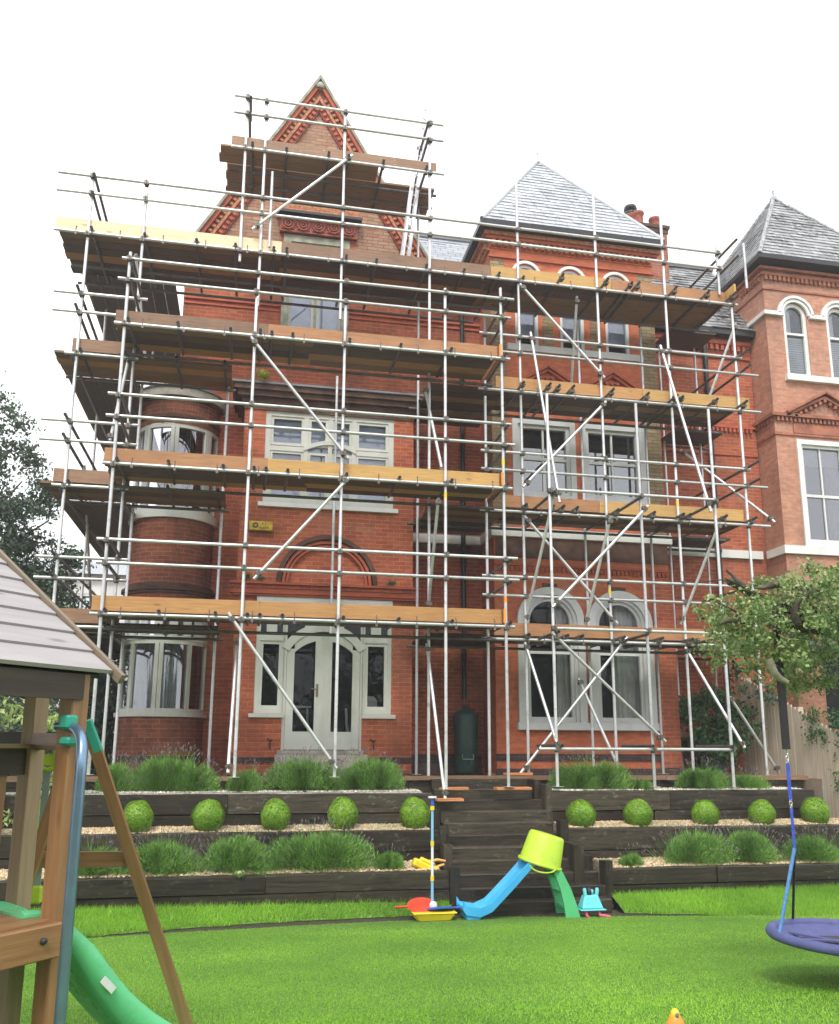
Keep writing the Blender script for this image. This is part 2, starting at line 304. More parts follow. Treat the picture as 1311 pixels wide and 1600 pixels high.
# ------------------------------------------------------------------ mesh builder
class MB:
    def __init__(s): s.v = []; s.f = []; s.sm = []
    def add(s, vs_, fs, smooth=False):
        o = len(s.v); s.v += [tuple(p) for p in vs_]; s.f += [[i+o for i in f] for f in fs]; s.sm += [smooth]*len(fs); return s
    def box(s, x0, x1, y0, y1, z0, z1, jit=0):
        j = (lambda: random.uniform(-jit, jit)) if jit else (lambda: 0)
        p = [(x0+j(), y0+j(), z0+j()), (x1+j(), y0+j(), z0+j()), (x1+j(), y1+j(), z0+j()), (x0+j(), y1+j(), z0+j()), (x0+j(), y0+j(), z1+j()), (x1+j(), y0+j(), z1+j()), (x1+j(), y1+j(), z1+j()), (x0+j(), y1+j(), z1+j())]
        return s.add(p, [(0, 3, 2, 1), (4, 5, 6, 7), (0, 1, 5, 4), (1, 2, 6, 5), (2, 3, 7, 6), (3, 0, 4, 7)])
    def obox(s, c, ax, ay, az, hx, hy, hz):
        c = Vector(c); ax, ay, az = Vector(ax)*hx, Vector(ay)*hy, Vector(az)*hz
        p = [c+a*ax+b*ay+d*az for a, b, d in ((-1, -1, -1), (1, -1, -1), (1, 1, -1), (-1, 1, -1), (-1, -1, 1), (1, -1, 1), (1, 1, 1), (-1, 1, 1))]
        return s.add(p, [(0, 3, 2, 1), (4, 5, 6, 7), (0, 1, 5, 4), (1, 2, 6, 5), (2, 3, 7, 6), (3, 0, 4, 7)])
    def beam(s, a, b, wd, ht, up=(0, 0, 1)):
        a, b = Vector(a), Vector(b); d = (b-a); l = d.length; d.normalize(); u = Vector(up); x = d.cross(u).normalized(); u = x.cross(d)
        return s.obox((a+b)/2, d, x, u, l/2, wd/2, ht/2)
    def tube(s, pts, r, n=10, cap=True, closed=False):
        pts = [Vector(p) for p in pts]; k = len(pts); rs = r if isinstance(r, (list, tuple)) else [r]*k
        vs_ = []; ref = None
        for i, p in enumerate(pts):
            if closed: d = pts[(i+1) % k]-pts[i-1]
            else: d = pts[min(i+1, k-1)]-pts[max(i-1, 0)]
            d.normalize()
            if ref is None: ref = Vector((0, 0, 1)) if abs(d.z) < .9 else Vector((1, 0, 0))
            x = d.cross(ref).normalized(); y = d.cross(x).normalized(); ref = (-y) if False else x.cross(d)
            vs_ += [p+(x*math.cos(2*math.pi*j/n)+y*math.sin(2*math.pi*j/n))*rs[i] for j in range(n)]
        fs = []
        for i in range(k if closed else k-1):
            for j in range(n): a = i*n+j; b2 = i*n+(j+1) % n; c = ((i+1) % k)*n; fs.append((a, b2, c+(j+1) % n, c+j))
        s.add(vs_, fs, True)
        if cap and not closed: s.add(vs_[:n], [tuple(range(n))[::-1]]); s.add(vs_[-n:], [tuple(range(n))])
        return s
    def lathe(s, prof, c, n=24, ax=(0, 0, 1), cap=True):
        ax = Vector(ax).normalized(); x = ax.orthogonal().normalized(); y = ax.cross(x); c = Vector(c)
        vs_ = [c+ax*h+(x*math.cos(2*math.pi*j/n)+y*math.sin(2*math.pi*j/n))*r for r, h in prof for j in range(n)]
        fs = [(i*n+j, i*n+(j+1) % n, (i+1)*n+(j+1) % n, (i+1)*n+j) for i in range(len(prof)-1) for j in range(n)]
        s.add(vs_, fs, True)
        if cap: s.add(vs_[:n], [tuple(range(n))[::-1]]); s.add(vs_[-n:], [tuple(range(n))])
        return s
    def prism(s, poly, y0, y1):      # poly of (x, z), extruded along y
        n = len(poly); vs_ = [(x, y0, z) for x, z in poly]+[(x, y1, z) for x, z in poly]
        return s.add(vs_, [tuple(range(n)), tuple(range(2*n-1, n-1, -1))]+[(i, i+n, (i+1) % n+n, (i+1) % n) for i in range(n)])
    def sphere(s, c, r, n=14, sc_=(1, 1, 1)):
        c = Vector(c); prof = []; vs_ = []; m_ = n//2
        for i in range(m_+1):
            th = math.pi*i/m_
            for j in range(n): ph = 2*math.pi*j/n; vs_.append(c+Vector((math.sin(th)*math.cos(ph)*r*sc_[0], math.sin(th)*math.sin(ph)*r*sc_[1], -math.cos(th)*r*sc_[2])))
        return s.add(vs_, [(i*n+j, i*n+(j+1) % n, (i+1)*n+(j+1) % n, (i+1)*n+j) for i in range(m_) for j in range(n)], True)
    def merge(s, o): return s.add(o.v, o.f) if False else s._m(o)
    def _m(s, o):
        k = len(s.v); s.v += o.v; s.f += [[i+k for i in f] for f in o.f]; s.sm += o.sm; return s
    def mesh(s, name, mat, origin=(0, 0, 0), grain=None, uvf=None, bevel=0):
        me = bpy.data.meshes.new(name); ox, oy, oz = origin
        me.from_pydata([(x-ox, y-oy, z-oz) for x, y, z in s.v], [], s.f)
        me.polygons.foreach_set('use_smooth', s.sm)
        uvl = me.uv_layers.new(name='UVMap'); uv = []
        g = Vector(grain).normalized() if grain is not None else None
        for p in me.polygons:
            n = p.normal
            if uvf:
                for vi in p.vertices: uv += uvf(Vector(s.v[vi]), n)
                continue
            if g is not None and abs(n.dot(g)) < .9: t_ = g; b_ = n.cross(g)
            else:
                t_ = Vector((-n.y, n.x, 0))
                t_ = t_.normalized() if t_.length > .01 else Vector((1, 0, 0)); b_ = n.cross(t_)
                if b_.z < 0: b_ = -b_
                if t_.x < -.5: t_ = -t_
            for vi in p.vertices: q = Vector(s.v[vi]); uv += (q.dot(t_), q.dot(b_))
        uvl.data.foreach_set('uv', uv)
        if isinstance(mat, list):
            for m_ in mat: me.materials.append(m_)
        else: me.materials.append(mat)
        if isinstance(mat, list):
            for p in me.polygons:
                if len(p.vertices) > 6: p.material_index = 1
        if bevel:
            import bmesh
            bm = bmesh.new(); bm.from_mesh(me)
            bmesh.ops.remove_doubles(bm, verts=bm.verts, dist=1e-5)
            bmesh.ops.bevel(bm, geom=[e for e in bm.edges if e.is_manifold and e.calc_face_angle(0) > .5], offset=bevel, segments=1, affect='EDGES', profile=.5)
            bm.to_mesh(me); bm.free()
        return me
def OBJ(name, me, parent=None, loc=None):
    o = bpy.data.objects.new(name, me); COL.objects.link(o)
    if parent is not None: o.parent = parent
    elif loc is not None: o.location = loc
    return o
def world_origin(o):
    p = Vector(o.location)
    while o.parent is not None: o = o.parent; p += Vector(o.location)
    return p
def part(name, mb, mat, parent, **kw):
    return OBJ(name, mb.mesh(name, mat, tuple(world_origin(parent)), **kw), parent)
def tag(o, label=None, cat=None, group=None, kind=None):
    if label: o['label'] = label
    if cat: o['category'] = cat
    if group: o['group'] = group
    if kind: o['kind'] = kind
    return o
def thing(name, loc, label, cat, group=None):
    o = bpy.data.objects.new(name, None); COL.objects.link(o); o.location = loc; o.empty_display_size = .2
    return tag(o, label, cat, group)
def single(name, mb, mat, loc, label, cat, group=None, **kw):
    o = OBJ(name, mb.mesh(name, mat, loc, **kw), None, loc); return tag(o, label, cat, group)
def struct(name, mb, mat, **kw):
    return tag(OBJ(name, mb.mesh(name, mat, **kw)), kind='structure')
def box(*a, **k): return MB().box(*a, **k)

def fast_mesh(name, V, nper, mat):
    """V: (k*nper,3) array of separate polygons with nper corners each"""
    me = bpy.data.meshes.new(name); n = len(V); k = n//nper
    me.vertices.add(n); me.vertices.foreach_set('co', V.astype(np.float32).ravel())
    me.loops.add(n); me.loops.foreach_set('vertex_index', np.arange(n, dtype=np.int32))
    me.polygons.add(k); me.polygons.foreach_set('loop_start', np.arange(0, n, nper, dtype=np.int32)); me.polygons.foreach_set('loop_total', np.full(k, nper, np.int32))
    me.materials.append(mat); me.update(); me.validate(); return me
def unit(a): return a/np.maximum(np.linalg.norm(a, axis=1, keepdims=True), 1e-9)
def leaves(C, size, droop=0, nrm=None, aspect=.5, spread=1.0, seed=0):
    """leaf quads (kite shaped) at centres C; nrm: preferred normals"""
    g = np.random.default_rng(seed); n = len(C)
    r = unit(g.normal(size=(n, 3)))
    nn = r if nrm is None else unit(nrm+r*spread)
    t = unit(np.cross(nn, unit(g.normal(size=(n, 3))))); t[:, 2] -= droop; t = unit(t); b = unit(np.cross(nn, t))
    s = (size*g.uniform(.6, 1.3, (n, 1)))
    fold = nn*s*.12
    q = np.stack([C-t*s*.5, C+b*s*.5*aspect+fold, C+t*s*.5, C-b*s*.5*aspect+fold], 1)
    return q.reshape(-1, 3)
def blades(B, h, wd, lean, seed=0, dirs=None):
    """3-corner blades from base points B"""
    g = np.random.default_rng(seed); n = len(B)
    a = g.uniform(0, 2*np.pi, n); side = np.stack([np.cos(a), np.sin(a), 0*a], 1)
    d = np.zeros((n, 3)); d[:, 2] = 1; d += (g.normal(size=(n, 3))*[1, 1, 0]*lean) if dirs is None else dirs
    hh = h*g.uniform(.6, 1.25, (n, 1)); tip = B+unit(d)*hh
    q = np.stack([B-side*wd/2, B+side*wd/2, tip], 1); return q.reshape(-1, 3)

# ------------------------------------------------------------------ ground and lawn
def gz(y):                       # the lawn rises gently towards the camera
    return .5*min(1, max(0, (11-y)/5.5))
def gz_np(y): return .5*np.clip((11-y)/5.5, 0, 1)
def edge_y(x):                   # curved outer edge of the lawn
    return float(np.interp(x, [-8, -1.6, -.5, .6, 1.9, 3.2, 4.6, 5.8, 7.1, 12], [8.9, 10.62, 10.90, 11.08, 11.16, 11.20, 10.98, 10.65, 10.2, 9.3]))
mb = MB(); ys = [-60, -30, 0, 3, 5.5, 6.5, 7.5, 8.5, 9.5, 11, 12, 14, 16, 40, 80, 110]; xs = [-100, -60, -30, -8, 0, 4, 8, 14, 30, 60, 100]
vs_ = [(x, y, (gz(y) if y < 12 else 0)-.03 if abs(x) < 40 and y < 40 else -.03) for y in ys for x in xs]; nx = len(xs)
mb.add(vs_, [(j*nx+i, j*nx+i+1, (j+1)*nx+i+1, (j+1)*nx+i) for j in range(len(ys)-1) for i in range(nx-1)])
struct('ground', mb, EARTH)
mb = MB(); X = np.linspace(-7.5, 12, 60)
rows = []
for k in range(16):
    rows.append([(x, (-2+(edge_y(x)+2)*k/15), gz(-2+(edge_y(x)+2)*k/15)) for x in X])
vs_ = [p for r_ in rows for p in r_]; nx = len(X)
mb.add(vs_, [(j*nx+i, j*nx+i+1, (j+1)*nx+i+1, (j+1)*nx+i) for j in range(15) for i in range(nx-1)], True)
struct('lawn', mb, LAWN)
def strip_mb(f0, f1, z0, z1, xa, xb, n=40):
    mb = MB(); X = np.linspace(xa, xb, n); vs_ = [(x, f0(x), z0) for x in X]+[(x, f1(x), z1) for x in X]
    return mb.add(vs_, [(i, i+1, n+i+1, n+i) for i in range(n-1)], True)
struct('soil_edging', strip_mb(lambda x: edge_y(x)-.02, lambda x: edge_y(x)+.30, -.012, -.008, -7.5, 12), SOIL)
struct('grass_verge_left', strip_mb(lambda x: edge_y(x)+.28, lambda x: 11.62, .0, .17, -7.5, 2.72), LAWN)
struct('grass_verge_right', strip_mb(lambda x: edge_y(x)+.28, lambda x: 11.62, .0, .17, 4.95, 9.8), LAWN)

def grass_points(n, xa, xb, ya, yb, seed):
    g = np.random.default_rng(seed); return np.stack([g.uniform(xa, xb, n), g.uniform(ya, yb, n)], 1)
# grass: blades over the part of the lawn the view can take in
P = grass_points(900000, -2.6, 10.5, 3.4, 11.45, 3)
ey = np.interp(P[:, 0], np.linspace(-8, 12, 200), [edge_y(x) for x in np.linspace(-8, 12, 200)])
den = np.clip(1.15-(P[:, 1]-3.4)/14, .4, 1)
keep = (P[:, 1] < ey) & (P[:, 0] > -.36*P[:, 1]-.4) & (P[:, 0] < .78*P[:, 1]+.9) & (np.random.default_rng(5).uniform(size=len(P)) < den*.75)
P = P[keep]; B = np.concatenate([P, gz_np(P[:, 1])[:, None]-.004], 1)
V = blades(B, .021, .0052, .55, 21)
g1 = tag(OBJ('grass', fast_mesh('grass', V, 3, LF_GRASS)), 'bright green short mown grass covering the lawn', 'grass', kind='stuff')
P = np.concatenate([grass_points(60000, -4, 2.72, 10.4, 11.62, 31), grass_points(70000, 4.95, 10.0, 9.8, 11.62, 32)])
ey = np.interp(P[:, 0], np.linspace(-8, 12, 200), [edge_y(x) for x in np.linspace(-8, 12, 200)])
P = P[P[:, 1] > ey+.27+.04*np.sin(P[:, 0]*9)]; ey = np.interp(P[:, 0], np.linspace(-8, 12, 200), [edge_y(x) for x in np.linspace(-8, 12, 200)])
zz = .17*np.clip((P[:, 1]-ey-.28)/(11.62-ey-.28), 0, 1)
B = np.concatenate([P, zz[:, None]], 1); V = blades(B, .075, .007, .5, 22)
tag(OBJ('verge_grass', fast_mesh('verge_grass', V, 3, LF_GRASS)), 'longer green grass strip between the lawn edge and the lowest sleeper wall', 'grass', kind='stuff')

# ------------------------------------------------------------------ terraces, sleepers, steps
def sleeper_wall(name, label, x0, x1, y, z0, z1, nrow, mats, th=.12, y_by_row=.012):
    t = thing(name, ((x0+x1)/2, y, z0), label, 'retaining wall', 'timber sleeper terrace walls')
    h = (z1-z0)/nrow
    for r_ in range(nrow):
        x = x0; first = True
        while x < x1-.05:
            l = random.uniform(1.9, 2.6) if not first else random.uniform(1.1, 2.4); first = False
            xe = min(x1, x+l)
            if x1-xe < .5: xe = x1
            yy = y+random.uniform(-.012, .012)-(.02 if r_ == nrow-1 else 0)
            mb = MB(); n = max(2, int((xe-x)/.25)); zt = z0+h*(r_+1)-.008; zb = z0+h*r_
            vv = []
            for i in range(n+1):
                xx = x+.004+(xe-x-.008)*i/n; a = mnoise.noise((xx*2.1, r_*3+y, 5))*.012; b2 = mnoise.noise((xx*2.7, r_*5+y, 9))*.012
                vv += [(xx, yy+b2, zb), (xx, yy+b2-.004, zt+a-.012), (xx, yy+b2+.014, zt+a), (xx, yy+th, zt+a), (xx, yy+th, zb)]
            fs = [(i*5+k, i*5+(k+1) % 5, (i+1)*5+(k+1) % 5, (i+1)*5+k) for i in range(n) for k in range(5)]+[(4, 3, 2, 1, 0), tuple(n*5+k for k in range(5))]
            mb.add(vv, fs)
            part('sleeper', mb, random.choice(mats), t, grain=(1, 0, 0)); x = xe
    return t
SW = [SLEEP, SLEEP, SLEEP_W]
sleeper_wall('sleeper_wall', 'lowest dark sleeper wall left of the steps, behind the grass strip', -6.5, 2.70, 11.6, .08, .52, 2, [SLEEP, SLEEP_W])
sleeper_wall('sleeper_wall', 'middle dark sleeper wall left of the steps, gravel and box balls on top', -6.5, 2.72, 12.3, .42, .98, 2, SW)
sleeper_wall('sleeper_wall', 'upper cracked black sleeper wall left of the steps, lavender on top', -6.5, 2.74, 12.9, .90, 1.45, 2, SW)
sleeper_wall('sleeper_wall', 'lowest dark sleeper wall right of the steps, behind the swing', 4.98, 9.79, 11.6, .08, .50, 2, SW)
sleeper_wall('sleeper_wall', 'middle worn sleeper wall right of the steps under the row of box balls', 4.62, 9.79, 12.3, .36, .97, 2, [SLEEP, SLEEP_W])
sleeper_wall('sleeper_wall', 'upper dark sleeper wall right of the steps with faint reddish timber', 4.55, 9.08, 12.9, .88, 1.47, 2, SW)
for (xa, xb, lab) in ((-6.5, 2.62, 'left'), (4.62, 9.79, 'right')):
    mb = MB()
    for (ya, yb, z, nm) in ((11.72, 12.3, .50 if xa < 0 else .48, 'low'), (12.42, 12.9, .955, 'mid')):
        x_a = 4.99 if xa > 0 and nm == 'low' else xa
        mb.add([(x_a, ya, z-.3), (xb, ya, z-.3), (xb, ya, z), (x_a, ya, z), (x_a, yb+.02, z-.3), (xb, yb+.02, z-.3), (xb, yb+.02, z+.06), (x_a, yb+.02, z+.06)], [(0, 1, 2, 3), (3, 2, 6, 7), (0, 3, 7, 4), (1, 5, 6, 2)])
    tag(OBJ('gravel_bed_'+lab, mb.mesh('gravel_bed', GRAVEL)), kind='structure')
    mb = box(xa, min(xb, 9.08), 13.0, 13.66, 1.1, 1.455); tag(OBJ('upper_gravel_bed_'+lab, mb.mesh('gravel_bed', GRAVEL_G)), kind='structure')
# loose stones
def stones(name, n, boxes, mat, label, s=.018, seed=1):
    g = np.random.default_rng(seed); P = []
    for (xa, xb, ya, yb, z) in boxes:
        k = int(n*(xb-xa)/sum(b[1]-b[0] for b in boxes)); P.append(np.stack([g.uniform(xa, xb, k), g.uniform(ya, yb, k), np.full(k, z)], 1))
    P = np.concatenate(P); k = len(P); s_ = s*g.uniform(.5, 1.5, (k, 1))
    base = np.array([[1, 0, 0], [0, 1, 0], [-1, 0, 0], [0, -1, 0], [0, 0, .8], [0, 0, -.5]]); tri = [(0, 1, 4), (1, 2, 4), (2, 3, 4), (3, 0, 4)]
    a = g.uniform(0, 6.28, k); rot = np.stack([np.stack([np.cos(a), -np.sin(a), 0*a], 1), np.stack([np.sin(a), np.cos(a), 0*a], 1), np.stack([0*a, 0*a, 1+0*a], 1)], 1)
    P[:, 2] += .10*(P[:, 1]-min(b[2] for b in boxes))*(0 if boxes[0][2] > 13 else 1)
    V = np.einsum('kij,mj->kmi', rot, base)*s_[:, None]*g.uniform(.7, 1.3, (k, 1, 3))+P[:, None]
    T = V[:, np.array(tri).ravel()].reshape(-1, 3)
    return tag(OBJ(name, fast_mesh(name, T, 3, mat)), label, 'gravel', kind='stuff')
stones('gravel_stones', 9000, [(-3, 2.6, 11.72, 12.25, .515), (5, 9.7, 11.72, 12.25, .49)], leafmat('tan_stones', [(.26, .19, .11), (.42, .33, .21), (.58, .52, .40)], .7, 0), 'tan gravel stones on the lower planting bed')
stones('gravel_stones', 8000, [(-3, 2.6, 12.42, 12.85, .967), (4.7, 9.7, 12.42, 12.85, .965)], MATS['tan_stones'], 'tan gravel stones around the clipped box balls', seed=2)
stones('gravel_stones', 6000, [(-3, 2.6, 13.02, 13.6, 1.462), (4.7, 9.0, 13.02, 13.6, 1.462)], leafmat('grey_stones', [(.25, .24, .22), (.45, .44, .41), (.70, .69, .66)], .7, 0), 'grey slate and pebble chips under the lavender', seed=3)
# house platform
struct('terrace', box(-7, 9.79, 13.66, 26, -.2, 1.60), simple('paving', (.16, .12, .09), .6, var=.4, scale=3, bumpk=.4))
t = thing('terrace_edging', (3, 13.6, 1.6), 'brown wet timber edging along the front of the paved terrace', 'edging')
x = -6.8
while x < 9.3:
    l = random.uniform(1.6, 2.6); xe = min(x+l, 9.45); part('plank', box(x+.005, xe-.005, 13.52, 13.78, 1.60, 1.665, jit=.006), PLANK, t, grain=(1, 0, 0)); x = xe
x = -6.8
while x < 9.2:
    l = random.uniform(1.6, 2.6); xe = min(x+l, 9.40); part('sleeper', box(x+.005, xe-.005, 13.60, 13.658, 1.40, 1.596, jit=.004), SLEEP_W, t, grain=(1, 0, 0)); x = xe
# steps
t = thing('garden_steps', (3.6, 12.5, 0), 'dark timber sleeper steps climbing from the lawn to the terrace', 'steps')
for i in range(11):
    y = 11.36+.208*i; z = .148*i
    xa, xb = (2.84, 4.86) if i < 4 else (2.86, 4.50)
    mb = MB(); n = 7; vv = []
    for k in range(n+1):
        xx = xa+(xb-xa)*k/n; a = mnoise.noise((xx*2.3, i*3.3, 1))*.01; b2 = mnoise.noise((xx*2.9, i*2.2, 4))*.012
        vv += [(xx, y+b2, z-.02), (xx, y+b2-.006, z+.132+a), (xx, y+b2+.012, z+.146+a), (xx, y+.34, z+.146), (xx, y+.34, z-.02)]
    mb.add(vv, [(q*5+k, q*5+(k+1) % 5, (q+1)*5+(k+1) % 5, (q+1)*5+k) for q in range(n) for k in range(5)]+[(4, 3, 2, 1, 0), tuple(n*5+k for k in range(5))])
    part('step', mb, random.choice([SLEEP_W, SLEEP_W, SLEEP]), t, grain=(1, 0, 0))
for (xa, xb, y0, y1, z0, z1, m_) in ((2.70, 2.84, 11.56, 11.74, 0, .56, SLEEP), (2.72, 2.84, 12.0, 12.14, .2, .80, SLEEP_W), (2.72, 2.85, 12.26, 12.42, .4, 1.02, SLEEP), (2.74, 2.86, 12.86, 13.5, .9, 1.40, SLEEP),
                                     (4.86, 4.98, 11.56, 11.74, -.02, .60, SLEEP), (4.50, 4.62, 12.24, 12.42, .3, 1.08, SLEEP), (4.50, 4.64, 11.75, 12.22, .1, .80, SLEEP), (4.50, 4.60, 12.86, 13.5, .9, 1.56, SLEEP_W), (4.40, 4.50, 13.1, 13.5, 1.2, 1.62, SLEEP), (4.64, 4.86, 11.95, 12.24, 0, .62, SLEEP)):
    part('side_post', box(xa, xb, y0, y1, z0, z1, jit=.006), m_, t, grain=(0, 0, 1))
def offcut(loc, sx, sy, label):
    single('sole_board', box(loc[0]-sx/2, loc[0]+sx/2, loc[1]-sy/2, loc[1]+sy/2, loc[2], loc[2]+.04, jit=.006), OFFC, loc, label, 'board', 'sole boards under the scaffold legs', grain=(1, 0, 0), bevel=.004)
offcut((3.10, 12.98, 1.482), .42, .2, 'orange board offcut on the step beside the foot of the left leaning tube')
offcut((2.98, 12.76, 1.334), .40, .16, 'lower orange board offcut on the steps, under the leaning tube')
offcut((4.02, 12.98, 1.482), .55, .2, 'orange board under the scaffold leg on the right of the steps')
offcut((4.35, 13.75, 1.668), .45, .2, 'orange board lying on the terrace edge above the steps')

# ------------------------------------------------------------------ wall with holes
def wall_y(mb, y, x0, x1, z0, z1, holes=(), rev=.14):
    """front wall facing -Y at y with rectangular holes (a,b,c,d) or arched holes (a,b,c,d,'arch') d = crown"""
    xs = sorted({x0, x1, *[h[0] for h in holes], *[h[1] for h in holes]}); zs = sorted({z0, z1, *[h[2] for h in holes], *[h[3] for h in holes]})
    for i in range(len(xs)-1):
        for j in range(len(zs)-1):
            cx, cz = (xs[i]+xs[i+1])/2, (zs[j]+zs[j+1])/2
            if any(h[0] < cx < h[1] and h[2] < cz < h[3] for h in holes): continue
            mb.add([(xs[i], y, zs[j]), (xs[i+1], y, zs[j]), (xs[i+1], y, zs[j+1]), (xs[i], y, zs[j+1])], [(0, 1, 2, 3)])
    for h in holes:
        a, b, c, d = h[:4]
        if len(h) > 4:
            r = (b-a)/2; cx = (a+b)/2; sp = d-r; n = 16
            arc = [(cx-r*math.cos(math.pi*k/n), sp+r*math.sin(math.pi*k/n)) for k in range(n+1)]
            for k in range(n):
                (xa, za), (xb, zb) = arc[k], arc[k+1]
                mb.add([(xa, y, za), (xb, y, zb), (xb, y, d), (xa, y, d)], [(0, 1, 2, 3)])
                mb.add([(xa, y, za), (xa, y+rev, za), (xb, y+rev, zb), (xb, y, zb)], [(0, 1, 2, 3)])
            d = sp
        else: mb.add([(a, y, d), (a, y+rev, d), (b, y+rev, d), (b, y, d)], [(0, 1, 2, 3)])
        mb.add([(a, y, c), (a, y+rev, c), (a, y+rev, d), (a, y, d)], [(0, 3, 2, 1)])
        mb.add([(b, y, c), (b, y+rev, c), (b, y+rev, d), (b, y, d)], [(0, 1, 2, 3)])
        mb.add([(a, y, c), (b, y, c), (b, y+rev, c), (a, y+rev, c)], [(0, 1, 2, 3)])
    return mb
def quad_x(mb, x, y0, y1, z0, z1): return mb.add([(x, y0, z0), (x, y1, z0), (x, y1, z1), (x, y0, z1)], [(0, 3, 2, 1)])
def frame_rect(mb, x0, x1, z0, z1, y0, y1, w_):
    mb.box(x0, x0+w_, y0, y1, z0, z1); mb.box(x1-w_, x1, y0, y1, z0, z1); mb.box(x0+w_, x1-w_, y0+.001, y1, z1-w_, z1); mb.box(x0+w_, x1-w_, y0+.001, y1, z0, z0+w_); return mb
def pane(parent, x0, x1, z0, z1, y, mat=None, arch=False):
    mb = MB()
    if arch:
        r = (x1-x0)/2; cx = (x0+x1)/2; sp = z1-r; n = 20
        poly = [(x0, z0), (x1, z0)]+[(cx+r*math.cos(math.pi*k/n), sp+r*math.sin(math.pi*k/n)) for k in range(n+1)]
        mb.add([(x, y, z) for x, z in poly], [tuple(range(len(poly)))])
    else: mb.add([(x0, y, z0), (x1, y, z0), (x1, y, z1), (x0, y, z1)], [(0, 1, 2, 3)])
    return part('pane', mb, mat or GLASS, parent)
def arch_ring(mb, cx, sp, r0_, r1_, y0, y1, n=28, a0=0, a1=math.pi, zb=None):
    A = [a0+(a1-a0)*k/n for k in range(n+1)]
    vs_ = []
    for a in A:
        c, s_ = math.cos(a), math.sin(a); vs_ += [(cx+r0_*c, y0, sp+r0_*s_), (cx+r1_*c, y0, sp+r1_*s_), (cx+r1_*c, y1, sp+r1_*s_), (cx+r0_*c, y1, sp+r0_*s_)]
    mb.add(vs_, [(i*4+k, i*4+(k+1) % 4, (i+1)*4+(k+1) % 4, (i+1)*4+k) for i in range(n) for k in range(4)]+[(3, 2, 1, 0), tuple(n*4+k for k in range(4))])
    if zb is not None:
        for s_ in (-1, 1):
            xa, xb = sorted((cx+s_*r0_, cx+s_*r1_)); mb.box(xa, xb, y0, y1, zb, sp)
    return mb
def curtain(parent, x0, x1, z0, z1, y, amp=.03, per=.11, ph=0):
    mb = MB(); n = max(6, int((x1-x0)/.015)); vs_ = []
    for i in range(n+1):
        x = x0+(x1-x0)*i/n; d = amp*math.sin(2*math.pi*x/per+ph)+.3*amp*math.sin(2*math.pi*x/(per*.37)); vs_ += [(x, y+d, z0), (x, y+d*1.1, z1)]
    mb.add(vs_, [(2*i, 2*i+2, 2*i+3, 2*i+1) for i in range(n)], True); return part('curtain', mb, CURT, parent)
def dentils(mb, x0, x1, y, z0, z1, d=.05, pitch=.11, w_=.055):
    k = int((x1-x0)/pitch); off = ((x1-x0)-k*pitch)/2
    for i in range(k): mb.box(x0+off+i*pitch+.02, x0+off+i*pitch+.02+w_, y-d, y, z0, z1)
    return mb

# ------------------------------------------------------------------ the scaffolded house
H = thing('brick_house', (2.5, 16, 1.6), 'tall red brick Victorian house wrapped in scaffolding, with pointed gable and round turret', 'house')
MY = 16.05; BY = 15.0; RY = 15.2
# main wall with gable
ap = (.94, 15.98); sl = 1.706
mb = MB()
wall_y(mb, MY, -1.58, 4.44, 1.55, 10.1, [])
wall_y(mb, MY, -1.58, 3.48, 10.1, 11.69, [(.31, 1.66, 10.1, 11.69)])
mb.add([(3.48, MY, 10.1), (4.44, MY, 10.1), (4.44, MY, 11.4), (3.48, MY, 11.4)], [(0, 1, 2, 3)])
zt = 12.36
gx = lambda z: (z-ap[1])/-sl
mb.add([(ap[0]-gx(11.69), MY, 11.69), (.31, MY, 11.69), (.31, MY, zt), (ap[0]-gx(zt), MY, zt)], [(0, 1, 2, 3)])
mb.add([(1.66, MY, 11.69), (ap[0]+gx(11.69), MY, 11.69), (ap[0]+gx(zt), MY, zt), (1.66, MY, zt)], [(0, 1, 2, 3)])
mb.add([(ap[0]-gx(zt), MY, zt), (ap[0]+gx(zt), MY, zt), (ap[0], MY, ap[1])], [(0, 1, 2)])
wall_y(mb, MY, 7.95, 10.66, 1.55, 11.12, [])
part('wall', mb, BR_L, H)
mb = MB(); mb.add([(-1.58, MY, 1.55), (-1.58, 24, 1.55), (-1.58, 24, 11.6), (-1.58, MY, 11.6)], [(0, 1, 2, 3)]); mb.add([(10.66, 24, 1.55), (-1.58, 24, 1.55), (-1.58, 24, 11.3), (10.66, 24, 11.3)], [(0, 1, 2, 3)])
part('rear_wall', mb, BR_L, H)
